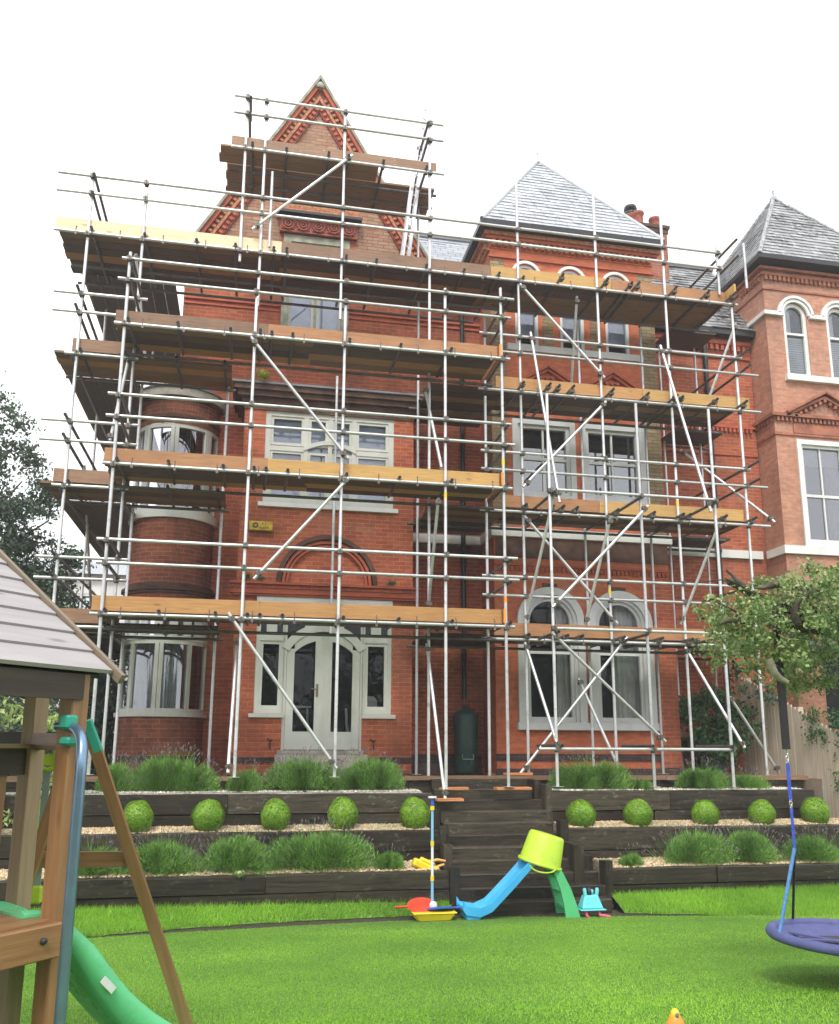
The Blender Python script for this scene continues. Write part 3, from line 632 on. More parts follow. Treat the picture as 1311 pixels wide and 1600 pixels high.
# gable dressing
mb = MB(); 
for s_ in (-1, 1):
    c0 = lambda z, off: (ap[0]+s_*(gx(z)-off), z)
    P4 = lambda o0, o1, zb, zt0: [c0(zb, o0), c0(zb, o1), c0(zt0-(o1*sl), o1), c0(zt0-(o0*sl), o0)]
    def band(o0, o1, zb, y0, y1, m_, nm):
        z_of = lambda o: ap[1]-o*sl
        pts = [(ap[0]+s_*(gx(zb)-o0), zb), (ap[0]+s_*(gx(zb)-o1), zb), (ap[0], z_of(o1)), (ap[0], z_of(o0))]
        if s_ < 0: pts = pts[::-1]
        q = MB().prism(pts, y0, y1); part(nm, q, m_, H)
    band(-.075, -.015, 11.6, MY-.20, MY+.05, simple('dull_green_grey_coping', (.30, .28, .22), .8, var=.4, bumpk=.4), 'gable_coping')
    band(-.012, .07, 11.7, MY-.15, MY-.002, MOULD, 'gable_moulding')
    band(.072, .18, 11.7, MY-.06, MY-.002, TERRA, 'gable_band')
    band(.182, .25, 11.7, MY-.10, MY-.002, TERRA_O, 'gable_band')
    band(.252, .40, 11.7, MY-.05, MY-.002, TERRA, 'gable_band')
    # saw-tooth tile courses along the rake
    q = MB(); q2 = MB(); L_ = (ap[1]-11.8)/sl; dx = 1/math.hypot(1, sl)
    n = int((ap[1]-11.9)*math.hypot(1, 1/sl)/.125)
    for k in range(4, n):
        dd = k*.125; z = ap[1]-dd*sl*dx; xx = dd*dx
        for off, qq, yy in ((.125, q, MY-.09), (.33, q2, MY-.08)):
            cx = ap[0]+s_*(xx-off); 
            if s_*(cx-ap[0]) < .02: continue
            qq.obox((cx, yy+.02, z), Vector((s_*dx, 0, -sl*dx)), (0, 1, 0), Vector((sl*dx, 0, s_*dx)), .028, .035, .038)
    part('gable_dentils', q, TERRA_O, H); part('gable_dentils', q2, MOULD, H)
# apex red carved triangle and cream brick field
q = MB(); o = .402
q.add([(ap[0]-(gx(12.72)-o), MY-.004, 12.72), (ap[0]+gx(12.72)-o, MY-.004, 12.72), (ap[0], MY-.004, ap[1]-o*sl)], [(0, 1, 2)])
part('cream_brick_field', q, BR_C2, H)
q = MB(); q.add([(ap[0]-(gx(11.9)-o), MY-.005, 11.9), (.25, MY-.005, 11.9), (.25, MY-.005, 12.70), (ap[0]-(gx(12.70)-o), MY-.005, 12.70)], [(0, 1, 2, 3)])
part('cream_brick_field', q, BR_C2, H); q = MB(); q.add([(1.78, MY-.005, 11.9), (ap[0]+gx(11.9)-o, MY-.005, 11.9), (ap[0]+gx(12.70)-o, MY-.005, 12.70), (1.78, MY-.005, 12.70)], [(0, 1, 2, 3)])
part('cream_brick_field', q, BR_C2, H)
q = MB().lathe([(.10, 0), (.13, .05), (.09, .12), (.04, .18), (.015, .24), (.008, .36), (.001, .37)], (ap[0], MY-.1, 15.80), 12); part('finial', q, STONE_G, H)
q = MB(); q.box(.22, 1.80, MY-.10, MY-.006, 12.38, 12.72)
for k in range(5):
    cx = .38+.31*k
    arch_ring(q, cx, 12.55, .05, .075, MY-.14, MY-.10, 14, 0, 6.283); arch_ring(q, cx, 12.55, .105, .13, MY-.135, MY-.10, 16, 0, 6.283); q.sphere((cx, MY-.11, 12.55), .035, 8)
    for a in range(4): q.sphere((cx+.15*math.cos(a*1.571+.785), MY-.10, 12.55+.15*math.sin(a*1.571+.785)), .03, 6)
part('terracotta_panel', q, TERRA, H)
q = MB(); q.box(.14, 1.88, MY-.22, MY-.006, 12.78, 12.84); q.box(.18, 1.84, MY-.16, MY-.006, 12.84, 13.0); dentils(q, .2, 1.82, MY-.16, 12.86, 12.96, .04, .1); part('cornice', q, TERRA_O, H)
q = MB(); q.box(.14, 1.88, MY-.26, MY-.006, 12.722, 12.778); part('cornice', q, GUT, H)
# string course on main wall
for a_, b_ in ((-1.57, .29), (1.68, 4.43)): q = MB(); q.box(a_, b_, MY-.05, MY-.004, 10.72, 10.78); q.box(a_, b_, MY-.03, MY-.004, 10.62, 10.66); part('string_course', q, MOULD, H)
# top window in gable
Wt = MB(); frame_rect(Wt, .31, 1.66, 10.06, 12.36, MY-.03, MY+.12, .15); Wt.box(.96, 1.02, MY+.04, MY+.12, 10.21, 12.21); Wt.box(.46, 1.51, MY+.045, MY+.115, 11.2, 11.25)
wd = part('window', Wt, STONE_G, H); pane(wd, .46, 1.51, 10.21, 12.21, MY+.09, GLASS_B); part('blind', box(.40, 1.58, MY+.16, MY+.17, 10.15, 12.3), SKY_BACK, wd)
q = MB(); frame_rect(q, .46, .96, 10.21, 12.21, MY+.05, MY+.10, .05); frame_rect(q, 1.02, 1.51, 10.21, 12.21, MY+.05, MY+.10, .05); part('sash', q, PAINT, wd)
# white storey band
q = MB(); q.box(2.86, 4.43, MY-.07, MY-.005, 6.02, 6.19); q.box(4.36, 8.03, RY-.07, RY-.005, 6.02, 6.19); q.box(4.36, 4.44, RY-.005, MY-.08, 6.02, 6.19); q.box(8.03, 10.55, MY-.07, MY-.005, 6.02, 6.19); part('white_band', q, PAINT_W, H)
q = MB(); q.box(2.86, 4.43, MY-.03, MY-.004, 5.80, 5.99); q.box(4.45, 7.94, RY-.03, RY-.004, 5.62, 5.99); part('frieze', q, MOULD_D, H)
q = MB(); q.box(4.42, 7.97, RY-.04, RY-.004, 5.46, 5.5); dentils(q, 4.45, 7.95, RY-.004, 5.36, 5.44, .04, .085, .045); part('string_course', q, MOULD, H); q = MB(); q.box(2.9, 4.3, MY-.04, MY-.004, 5.42, 5.46); dentils(q, 2.9, 4.3, MY-.004, 5.34, 5.41, .035, .085, .045); part('string_course', q, MOULD, H)
# recess right: eaves, cornice
q = MB(); q.box(7.96, 10.64, MY-.10, MY-.004, 10.86, 10.95); dentils(q, 8.0, 10.6, MY-.05, 10.72, 10.84, .05, .13, .07); q.box(7.96, 10.64, MY-.045, MY-.004, 10.55, 10.60); q.box(7.96, 10.64, MY-.06, MY-.004, 8.92, 8.98); dentils(q, 8.0, 10.6, MY-.03, 8.82, 8.90, .05, .1, .05); q.box(7.96, 10.64, MY-.03, MY-.004, 8.30, 8.34)
part('cornice', q, MOULD, H)
q = MB(); q.box(7.96, 10.66, MY-.26, MY-.10, 11.02, 11.13); part('gutter', q, GUT, H)
def slates(A, B, apex_u, L_, wf0, course=.17, wd=.27, seed=1):
    """overlapping slates on the plane through A (eave left), B (eave right), going up direction apex_u for L_; wf0(v) -> (umin, umax)"""
    g = random.Random(seed); A, B = Vector(A), Vector(B); u = (B-A).normalized(); v = Vector(apex_u).normalized(); n = u.cross(v).normalized(); q = MB()
    k = int(L_/course)
    for r_ in range(k+1):
        v0 = r_*course; v1 = min(L_, v0+course*1.12); lo0, hi0 = wf0(v0); lo1, hi1 = wf0(v1); x = lo0-(r_ % 2)*wd*.5-g.uniform(0, .04)
        while x < hi0:
            w_ = wd*g.uniform(.93, 1.05); a, b = x+.002, x+w_-.004; x += w_
            a0, b0 = max(a, lo0), min(b, hi0); a1, b1 = max(a, lo1), min(b, hi1)
            if b0-a0 < .01: continue
            if b1 < a1: m_ = (a0+b0)/2; m_ = min(max(m_, lo1), hi1); a1 = b1 = m_
            j = g.uniform(-.004, .006); d0 = v0+g.uniform(-.006, .006)
            P = [A+u*a0+v*d0+n*(.020+j), A+u*b0+v*d0+n*(.020+j+g.uniform(-.002, .002)), A+u*b1+v*v1+n*.002, A+u*a1+v*v1+n*.002]
            q.add(P+[A+u*a0+v*d0+n*(.006+j), A+u*b0+v*d0+n*(.006+j)], [(0, 1, 2, 3), (4, 5, 1, 0)])
    return q
# main roof
ry, rz = 18.2, 14.08
q = MB(); e0 = (15.8, 11.14)
q.add([(8.0, e0[0], e0[1]), (11.2, e0[0], e0[1]), (11.2, ry, rz), (8.0, ry, rz)], [(0, 1, 2, 3)])
q.add([(3.0, e0[0]+.05, 11.4), (4.42, e0[0]+.05, 11.4), (8.0, 15.85, 11.2), (8.0, ry, rz), (1.0, ry, rz)], [(0, 1, 2, 3, 4)])
q.add([(-1.7, 24.2, 11.2), (11.2, 24.2, 11.2), (11.2, ry, rz), (1, ry, rz)], [(3, 2, 1, 0)])
# gable roof running back
q.add([(ap[0]-gx(11.5), MY-.1, 11.5), (ap[0], MY-.1, ap[1]), (ap[0], 20.5, ap[1]), (ap[0]-gx(11.5), 22, 11.5)], [(0, 3, 2, 1)])
q.add([(ap[0]+gx(11.5), MY-.1, 11.5), (ap[0], MY-.1, ap[1]), (ap[0], 20.5, ap[1]), (ap[0]+gx(11.5), 19, 11.5)], [(0, 1, 2, 3)])
rf = part('roof', q, SLATE, H)
up_ = Vector((0, ry-e0[0], rz-e0[1])); part('slates', slates((8.05, e0[0], e0[1]), (11.1, e0[0], e0[1]), up_, up_.length, lambda v: (0, 3.05), seed=3), SLT_N, rf)
part('slates', slates((2.2, e0[0], e0[1]), (5.2, e0[0], e0[1]), up_, up_.length, lambda v: (max(0, .9-v*.0), 3.0), seed=4), SLT, rf)
q = MB(); q.box(2.9, 11.2, ry-.08, ry+.08, rz-.02, rz+.07); part('ridge_tiles', q, LEAD, rf)
# chimney
q = MB(); q.box(8.80, 9.62, 17.5, 18.3, 13.2, 14.62); ch = part('chimney', q, BR_T, H); q = MB(); q.box(8.74, 9.68, 17.44, 18.36, 14.62, 14.70); q.box(8.77, 9.65, 17.47, 18.33, 14.50, 14.619); part('chimney_cap', q, MOULD_D, ch)
for (cx, cy, hh) in ((8.98, 17.7, .42), (8.98, 18.1, .62), (9.42, 17.7, .32), (9.42, 18.1, .34)):
    q = MB().lathe([(.14, 0), (.12, .05), (.12, hh-.08), (.15, hh-.05), (.15, hh), (.11, hh), (.10, hh-.1)], (cx, cy, 14.70), 14, cap=False); part('chimney_pot', q, TERRA, ch)
q = MB().lathe([(.16, 0), (.16, .04), (.10, .05), (.10, .12), (.17, .13), (.15, .22), (.05, .27), (.001, .28)], (8.98, 18.1, 15.34), 14); part('chimney_cowl', q, GUT, ch)
# drainpipes
def pipe(x, y, z0, z1, r=.045, name='drainpipe'):
    q = MB().tube([(x, y, z0), (x, y, z1)], r, 10)
    for z in np.arange(z0+.8, z1, 1.8): q.tube([(x, y, z), (x, y, z+.07)], r*1.35, 10)
    return part(name, q, GUT, H)
pipe(4.02, MY-.09, 3.0, 11.2); pipe(9.50, MY-.10, 1.7, 10.95, .055)

# ---- central bay
bx0, bx1 = -.28, 2.83
holes = [(.58, 1.95, 2.04, 4.56), (.10, .58, 2.66, 4.56), (1.95, 2.46, 2.66, 4.56), (.10, 2.46, 6.36, 8.12)]
mb = MB(); wall_y(mb, BY, bx0, bx1, 1.55, 8.22, holes)
for x in (bx0, bx1): mb.add([(x, BY, 1.55), (x, MY, 1.55), (x, MY, 8.22), (x, BY, 8.22)], [(0, 1, 2, 3)])
bay = part('bay_wall', mb, BR_L, H)
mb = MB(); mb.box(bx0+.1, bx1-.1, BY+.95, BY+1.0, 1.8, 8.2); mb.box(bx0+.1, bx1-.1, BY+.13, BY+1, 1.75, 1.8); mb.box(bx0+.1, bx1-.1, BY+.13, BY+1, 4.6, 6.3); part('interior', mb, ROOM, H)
q = MB(); q.box(bx0-.02, .52, BY-.03, BY-.004, 1.84, 1.93); q.box(1.99, bx1+.02, BY-.03, BY-.004, 1.84, 1.93); q.box(bx0-.03, .50, BY-.05, BY-.004, 1.56, 1.66); q.box(2.0, bx1+.03, BY-.05, BY-.004, 1.56, 1.66); part('plinth_band', q, BR_D, H)
q = MB(); q.box(4.4, 7.97, RY-.03, RY-.004, 1.88, 2.0); q.box(4.4, 7.97, RY-.05, RY-.004, 1.56, 1.74); q.box(2.85, 4.36, MY-.03, MY-.004, 1.60, 1.98); part('plinth_band', q, BR_D, H)
# cornice of the bay
q = MB(); q.box(bx0-.20, bx1+.20, BY-.20, MY-.01, 8.42, 8.52); q.box(bx0-.14, bx1+.14, BY-.14, MY-.02, 8.32, 8.42); q.box(bx0-.06, bx1+.06, BY-.06, MY-.03, 8.22, 8.32); q.box(bx0-.015, bx1+.015, BY-.02, BY-.004, 8.10, 8.218); part('cornice', q, MOULD_D, H)
q = MB(); q.box(bx0-.24, bx1+.24, BY-.24, MY-.005, 8.522, 8.56); part('bay_roof', q, LEAD, H)
# entablature over the doors with round brick arch
q = MB(); q.box(bx0-.06, bx1+.06, BY-.10, BY-.004, 4.665, 4.70); q.box(bx0-.09, bx1+.09, BY-.14, BY-.004, 4.70, 4.75); q.box(bx0-.04, bx1+.04, BY-.08, BY-.004, 4.75, 4.80); q.box(bx0-.12, bx1+.12, BY-.18, BY-.004, 4.86, 4.90); part('entablature', q, MOULD, H)
q = MB(); q.box(bx0-.07, bx1+.07, BY-.11, BY-.004, 4.80, 4.86); part('entablature', q, BR_L, H)
q = MB(); arch_ring(q, 1.28, 4.90, .74, .79, BY-.10, BY-.004); arch_ring(q, 1.28, 4.90, .68, .72, BY-.07, BY-.004); part('arch_moulding', q, MOULD, H)
q = MB(); arch_ring(q, 1.28, 4.90, .81, .89, BY-.14, BY-.004); part('arch_hood', q, MOULD_D, H)
q = MB(); q.box(.08, 2.46, BY-.05, BY-.004, 4.565, 4.66); part('white_lintel', q, PAINT_W, H)
# yellow alarm box
q = MB().box(-.11, .30, BY-.10, BY-.004, 5.82, 5.99); al = part('alarm_box', q, simple('faded_yellow_plastic', (.50, .34, .02), .5, var=.35, scale=9), H, bevel=.012)
def text(s, size, x, y, z, mat, parent, name='lettering', rot=(R(90), 0, 0), depth=.002):
    c = bpy.data.curves.new('t', 'FONT'); c.body = s; c.size = size; c.extrude = depth; c.resolution_u = 2
    o = bpy.data.objects.new('t', c); COL.objects.link(o); bpy.context.view_layer.update()
    me = bpy.data.meshes.new_from_object(o.evaluated_get(bpy.context.evaluated_depsgraph_get())); bpy.data.objects.remove(o)
    me.materials.clear(); me.materials.append(mat)
    o = OBJ(name, me, parent); o.location = Vector((x, y, z))-world_origin(parent); o.rotation_euler = rot; return o
text('A1', .075, .10, BY-.103, 5.915, P_DK, al); text('ALARM', .055, .06, BY-.103, 5.85, P_DK, al)
q = MB(); arch_ring(q, 0, 5.91, .025, .05, BY-.106, BY-.101, 12, 0, 6.283); part('emblem', q, P_DK, al)

# french doors
y0 = BY+.02; y1 = BY+.12
fr = MB()   # outer frame, mullions, transom
for xa, xb in ((.10, .17), (.55, .63), (1.91, 1.99), (2.39, 2.46)): fr.box(xa, xb, y0, y1, 2.66 if xa not in (.55, 1.91) else 2.04, 4.56)
fr.box(.17, .55, y0+.001, y1, 2.66, 2.74); fr.box(1.99, 2.39, y0+.001, y1, 2.66, 2.74)
fr.box(.17, .55, y0-.01, y1, 3.90, 4.05); fr.box(1.99, 2.39, y0-.01, y1, 3.90, 4.05); fr.box(.17, 2.39, y0+.002, y1, 4.46, 4.56)
for x in (.36, 1.02, 1.52, 2.18): fr.box(x-.09, x+.09, y0+.003, y1, 4.05, 4.46)
dr = part('door_frame', fr, PAINT, H)
q = MB(); arch_ring(q, 1.27, 3.38, .70, .84, y0-.02, y1, 24, R(30), R(150)); part('arched_head', q, PAINT, dr)
q = MB(); q.box(.63, 1.91, y0+.05, y1-.01, 3.98, 4.46)
pane(dr, .17, 2.39, 4.05, 4.46, y0+.06, GLASS_D)
for xa, xb in ((.17, .55), (1.99, 2.39)):
    q = frame_rect(MB(), xa, xb, 2.74, 3.90, y0+.02, y1-.01, .055); sl_ = part('sidelight', q, PAINT, H); pane(sl_, xa+.055, xb-.055, 2.795, 3.845, y0+.05, GLASS_D)
q = MB(); q.box(.02, .60, BY-.07, BY+.10, 2.59, 2.655); part('sill', q, PAINT, H); q = MB(); q.box(1.94, 2.53, BY-.07, BY+.10, 2.59, 2.655); part('sill', q, PAINT, H)
def door_leaf(xa, xb, hinge):
    q = MB(); st = .13
    def top(x): return 3.38+math.sqrt(max(0, .70**2-(x-1.27)**2))-.004
    q.box(xa, xa+st, y0+.015, y1-.02, 2.06, top(xa+st/2 if hinge < 0 else xa+st)-.01); q.box(xb-st, xb, y0+.015, y1-.02, 2.06, top(xb-st if hinge < 0 else xb-st/2)-.01)
    q.box(xa+st, xb-st, y0+.016, y1-.02, 2.06, 2.36)
    n = 10
    for k in range(n):
        x_a = xa+st+(xb-xa-2*st)*k/n; x_b = xa+st+(xb-xa-2*st)*(k+1)/n; ta, tb = top(x_a), top(x_b)
        q.add([(x_a, y0+.016, ta-.15), (x_b, y0+.016, tb-.15), (x_b, y0+.016, tb), (x_a, y0+.016, ta), (x_a, y1-.02, ta-.15), (x_b, y1-.02, tb-.15), (x_b, y1-.02, tb), (x_a, y1-.02, ta)], [(0, 1, 2, 3), (0, 4, 5, 1), (7, 6, 5, 4), (3, 2, 6, 7)])
    d = part('door', q, PAINT_W if False else PAINT, H); pane(d, xa+st, xb-st, 2.36, 3.95, y0+.05, GLASS_D); return d
d1 = door_leaf(.635, 1.255, -1); d2 = door_leaf(1.285, 1.905, 1)
q = MB(); q.box(1.15, 1.185, y0-.005, y0+.012, 2.95, 3.17); q.tube([(1.168, y0-.04, 3.08), (1.06, y0-.045, 3.08)], .010, 8); q.tube([(1.168, y0, 3.08), (1.168, y0-.04, 3.08)], .010, 8); part('handle', q, simple('brass', (.25, .2, .12), .3, .8), d1)
q = MB(); q.box(1.255, 1.285, y0-.008, y1-.01, 2.06, 4.03); part('meeting_stile', q, PAINT, dr)
q = MB(); q.box(.48, 2.02, BY-.32, BY+.12, 1.66, 1.98); q.box(.52, 1.98, BY-.06, BY+.12, 1.98, 2.05); part('doorstep', q, STONE, H, bevel=.01)
# things just visible indoors: chair by the glass, white scooter-like stand
c_ = thing('indoor_chair', (.9, BY+.5, 2.0), 'pale high chair standing indoors behind the left french door', 'chair')
q = MB()
for dx in (-.14, .14):
    for dy in (-.12, .12): q.tube([(.9+dx*1.3, BY+.55+dy*1.2, 2.0), (.9+dx, BY+.55+dy, 2.78)], .013, 6)
part('legs_frame', q, PAINT_W, c_); q = box(.72, 1.1, BY+.40, BY+.70, 2.78, 2.81); part('seat', q, PAINT_W, c_)
single('indoor_toy_house', MB().box(2.04, 2.26, BY+.35, BY+.55, 2.72, 2.9).prism([(2.02, 2.9), (2.28, 2.9), (2.2, 2.99), (2.1, 2.99)], BY+.34, BY+.56), PAINT_W, (2.15, BY+.45, 2.72), 'small white toy house on the sill behind the right sidelight', 'toy')
q = MB().tube([(1.74, BY+.42, 2.02), (1.77, BY+.40, 2.25), (1.73, BY+.38, 2.5), (1.72, BY+.38, 2.78)], [.04, .03, .025, .03], 8); single('indoor_scooter', q, PAINT_W, (1.74, BY+.4, 2.02), 'white folded scooter leaning indoors behind the right french door', 'scooter')

# first floor bay window
fr = MB(); frame_rect(fr, .10, 2.46, 6.36, 8.12, BY+.02, BY+.13, .10)
cols = [(.20, .80), (.88, 1.24), (1.32, 1.68), (1.76, 2.36)]
for xa, xb in ((.80, .88), (1.24, 1.32), (1.68, 1.76)): fr.box(xa, xb, BY+.025, BY+.13, 6.46, 8.02)
for xa, xb in (cols[0], cols[3]): fr.box(xa, xb, BY+.024, BY+.13, 7.36, 7.45)
q2 = MB()
for k in range(16):     # arched transom
    x_a = .80+.96*k/16; x_b = .80+.96*(k+1)/16; f_ = lambda x: 7.38+.14*math.sin(math.pi*(x-.80)/.96)
    fr.add([(x_a, BY+.0, f_(x_a)), (x_b, BY+.0, f_(x_b)), (x_b, BY+.0, f_(x_b)+.08), (x_a, BY+.0, f_(x_a)+.08), (x_a, BY+.12, f_(x_a)), (x_b, BY+.12, f_(x_b)), (x_b, BY+.12, f_(x_b)+.08), (x_a, BY+.12, f_(x_a)+.08)], [(0, 1, 2, 3), (0, 4, 5, 1), (3, 2, 6, 7)])
wd = part('window', fr, PAINT, H)
q = MB()
for xa, xb in cols: frame_rect(q, xa, xb, 7.47, 8.02, BY+.04, BY+.10, .05); frame_rect(q, xa, xb, 6.46, 7.36, BY+.04, BY+.10, .045)
part('sash', q, PAINT, wd); pane(wd, .2, 2.36, 6.46, 8.02, BY+.08, GLASS_B); part('blind', box(.12, 2.44, BY+.16, BY+.17, 6.4, 8.1), SKY_BACK, wd)
q = MB(); q.box(.02, 2.54, BY-.08, BY+.12, 6.28, 6.355); part('sill', q, PAINT_W, wd)
q = MB(); q.box(-.04, .02, BY-.03, BY, 2.02, 2.2)
for x in (.40, 2.15): q = MB().tube([(x-.05, BY-.03, 2.24), (x, BY-.05, 2.2), (x+.04, BY-.05, 2.22)], .015, 6).tube([(x, BY-.05, 2.2), (x, BY-.04, 2.06)], .012, 6); part('garden_tap', q, GUT, H)

# ---- round turret
TX, TY, TR = -1.50, 16.15, .745
def cyl(mb, r, z0, z1, a0=180, a1=366, n=44, inner=None):
    A = [R(a0+(a1-a0)*k/n) for k in range(n+1)]
    vs_ = [(TX+r*math.cos(a), TY+r*math.sin(a), z) for z in (z0, z1) for a in A]
    mb.add(vs_, [(i, i+1, n+1+i+1, n+1+i) for i in range(n)], True)
    if inner is not None:
        for z, fl in ((z0, 1), (z1, 0)):
            vs_ = [(TX+rr_*math.cos(a), TY+rr_*math.sin(a), z) for rr_ in (inner, r) for a in A]
            mb.add(vs_, [((i, i+1, n+1+i+1, n+1+i) if not fl else (n+1+i, n+1+i+1, i+1, i)) for i in range(n)])
    return mb
uvt = lambda p, n: (math.atan2(p.y-TY, p.x-TX)*TR if abs(n.z) < .7 else p.x, p.z if abs(n.z) < .7 else p.y)
q = MB(); 
for z0, z1 in ((1.55, 2.60), (7.88, 8.35), (4.55, 6.10)): tw = part('turret_wall', cyl(MB(), TR, z0, z1), BR_T, H, uvf=uvt)
q = MB(); cyl(q, TR+.02, 1.58, 1.70, inner=TR-.02); cyl(q, TR+.015, 1.84, 1.94, inner=TR-.02); part('plinth_band', q, BR_D, tw, uvf=uvt)
q = MB(); cyl(q, TR+.05, 4.74, 4.79, inner=TR-.01); cyl(q, TR+.09, 4.79, 4.85, inner=TR-.01); cyl(q, TR+.03, 4.85, 4.92, inner=TR-.01); part('corbel_ring', q, MOULD_D, tw, uvf=uvt)
q = MB(); cyl(q, TR+.03, 8.0, 8.05, inner=TR-.01); cyl(q, TR+.05, 8.35, 8.40, inner=TR-.01); part('corbel_ring', q, MOULD_D, tw, uvf=uvt)
q = MB(); cyl(q, TR+.10, 8.40, 8.55, inner=TR-.05); part('stone_cornice', q, STONE, tw, uvf=uvt)
q = MB().lathe([(TR+.14, 0), (TR+.10, .05), (.4, .22), (.01, .3)], (TX, TY, 8.55), 40); part('turret_roof', q, LEAD, tw)
def turret_window(z0, z1, sillz, mull, gm):
    q = MB(); cyl(q, TR-.01, z0, z0+.07, inner=TR-.08); cyl(q, TR-.01, z1-.07, z1, inner=TR-.08); cyl(q, TR+.06, sillz, z0, inner=TR-.1)
    for a in mull:
        a_ = R(a); c = Vector((TX+(TR-.045)*math.cos(a_), TY+(TR-.045)*math.sin(a_), (z0+z1)/2)); q.obox(c, (math.cos(a_), math.sin(a_), 0), (-math.sin(a_), math.cos(a_), 0), (0, 0, 1), .038, .034, (z1-z0)/2)
    w_ = part('window', q, PAINT, H)
    q = MB(); cyl(q, TR-.05, z0+.07, z1-.07); part('pane', q, gm, w_)
    q = MB(); cyl(q, .33, z0, z1); part('interior', q, ROOM, w_)
    return w_
wA = turret_window(2.67, 3.92, 2.60, (186, 226, 264, 270, 310, 352), GLASS)
wB = turret_window(6.25, 7.88, 6.10, (186, 222, 228, 266, 272, 318, 325, 352), GLASS)
for a0, a1 in ((190, 262), (268, 318)):
    q = MB(); A = [R(a0+(a1-a0)*k/40) for k in range(41)]; vv = []
    for i, a in enumerate(A): r_ = .55+.02*math.sin(i*1.2); vv += [(TX+r_*math.cos(a), TY+r_*math.sin(a), 2.68), (TX+r_*math.cos(a), TY+r_*math.sin(a), 3.9)]
    q.add(vv, [(2*i, 2*i+2, 2*i+3, 2*i+1) for i in range(40)], True); part('curtain', q, CURT, wA)
q = MB(); cyl(q, TR+.01, 3.92, 3.99, inner=TR-.05); cyl(q, TR-.005, 4.40, 4.55, inner=TR-.1)
for a in range(184, 366, 20):
    a_ = R(a); q.obox((TX+(TR-.04)*math.cos(a_), TY+(TR-.04)*math.sin(a_), 4.2), (math.cos(a_), math.sin(a_), 0), (-math.sin(a_), math.cos(a_), 0), (0, 0, 1), .035, .07, .2)
tl = part('transom_light', q, PAINT_W, H); q = MB(); cyl(q, TR-.06, 3.98, 4.42); part('pane', q, GLASS_D, tl)

# ---- right block
rx0, rx1 = 4.42, 7.95
th_ = [(4.93, 5.42, 9.96, 11.76, 'arch'), (5.88, 6.40, 9.96, 11.75, 'arch'), (6.86, 7.38, 9.96, 11.74, 'arch')]
fh = [(4.82, 6.11, 6.78, 8.42), (6.22, 7.58, 6.78, 8.42)]
gh = [(4.89, 6.10, 2.56, 5.02, 'arch'), (6.27, 7.48, 2.56, 5.0, 'arch')]
mb = MB(); wall_y(mb, RY, rx0, rx1, 1.55, 6.5, gh); wall_y(mb, RY, rx0, rx1, 6.5, 9.3, fh); wall_y(mb, RY, rx0, rx1, 9.3, 12.35, th_)
quad_x(mb, rx0, RY, MY+3.5, 1.55, 12.35); mb.add([(rx1, RY, 1.55), (rx1, MY+3.5, 1.55), (rx1, MY+3.5, 12.35), (rx1, RY, 12.35)], [(0, 1, 2, 3)]); mb.add([(rx0, MY+3.5, 11), (rx1, MY+3.5, 11), (rx1, MY+3.5, 12.35), (rx0, MY+3.5, 12.35)], [(0, 1, 2, 3)])
part('wall', mb, BR_R, H)
mb = MB()
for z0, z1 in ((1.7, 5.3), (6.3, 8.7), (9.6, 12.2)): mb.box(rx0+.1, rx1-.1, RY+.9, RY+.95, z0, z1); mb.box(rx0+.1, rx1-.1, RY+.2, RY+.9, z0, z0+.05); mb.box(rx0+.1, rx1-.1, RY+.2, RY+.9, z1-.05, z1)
part('interior', mb, ROOM, H)
# cream brick quoins and piers
q = MB()
for a, b in ((rx0+.01, rx0+.30), (7.60, rx1-.01)): q.add([(a, RY-.004, 6.2), (b, RY-.004, 6.2), (b, RY-.004, 11.82), (a, RY-.004, 11.82)], [(0, 1, 2, 3)])
for a, b in ((5.50, 5.72), (6.52, 6.74)): q.add([(a, RY-.005, 9.96), (b, RY-.005, 9.96), (b, RY-.005, 11.3), (a, RY-.005, 11.3)], [(0, 1, 2, 3)])
q.add([(rx0-.004, RY, 6.2), (rx0-.004, RY+.42, 6.2), (rx0-.004, RY+.42, 11.82), (rx0-.004, RY, 11.82)], [(0, 3, 2, 1)])
part('cream_brick_quoins', q, BR_C, H)
# eaves cornice
q = MB(); q.box(rx0-.04, rx1+.04, RY-.05, RY-.004, 11.84, 11.88); q.box(rx0-.10, rx1+.10, RY-.10, RY-.004, 12.22, 12.28); q.box(rx0-.02, rx1+.02, RY-.02, RY-.004, 12.04, 12.07)
part('cornice', q, MOULD, H)
q = MB(); dentils(q, rx0, rx1, RY-.004, 12.08, 12.21, .09, .13, .07); q.box(rx0-.14, rx1+.14, RY-.15, RY-.01, 12.28, 12.36)
for k in range(22): yy = RY+.1+k*.13; q.box(rx0-.09, rx0, yy, yy+.07, 12.08, 12.21)
q.box(rx0-.14, rx0-.01, RY-.01, MY+3.4, 12.28, 12.36); q.box(rx0-.05, rx0-.004, RY, MY+3.4, 12.0, 12.05); part('cornice', q, TERRA_O, H)
q = MB(); e = (rx0-.27, rx1+.16, RY-.35, MY+3.1); z = 12.37
q.box(e[0], e[1], e[2], e[2]+.12, z, z+.11); q.box(e[0], e[0]+.12, e[2]+.12, e[3], z, z+.11); q.box(e[1]-.12, e[1], e[2]+.12, e[3], z, z+.11); q.box(e[0]+.12, e[1]-.12, e[2]+.12, e[3], z, z+.04); part('gutter', q, GUT, H)
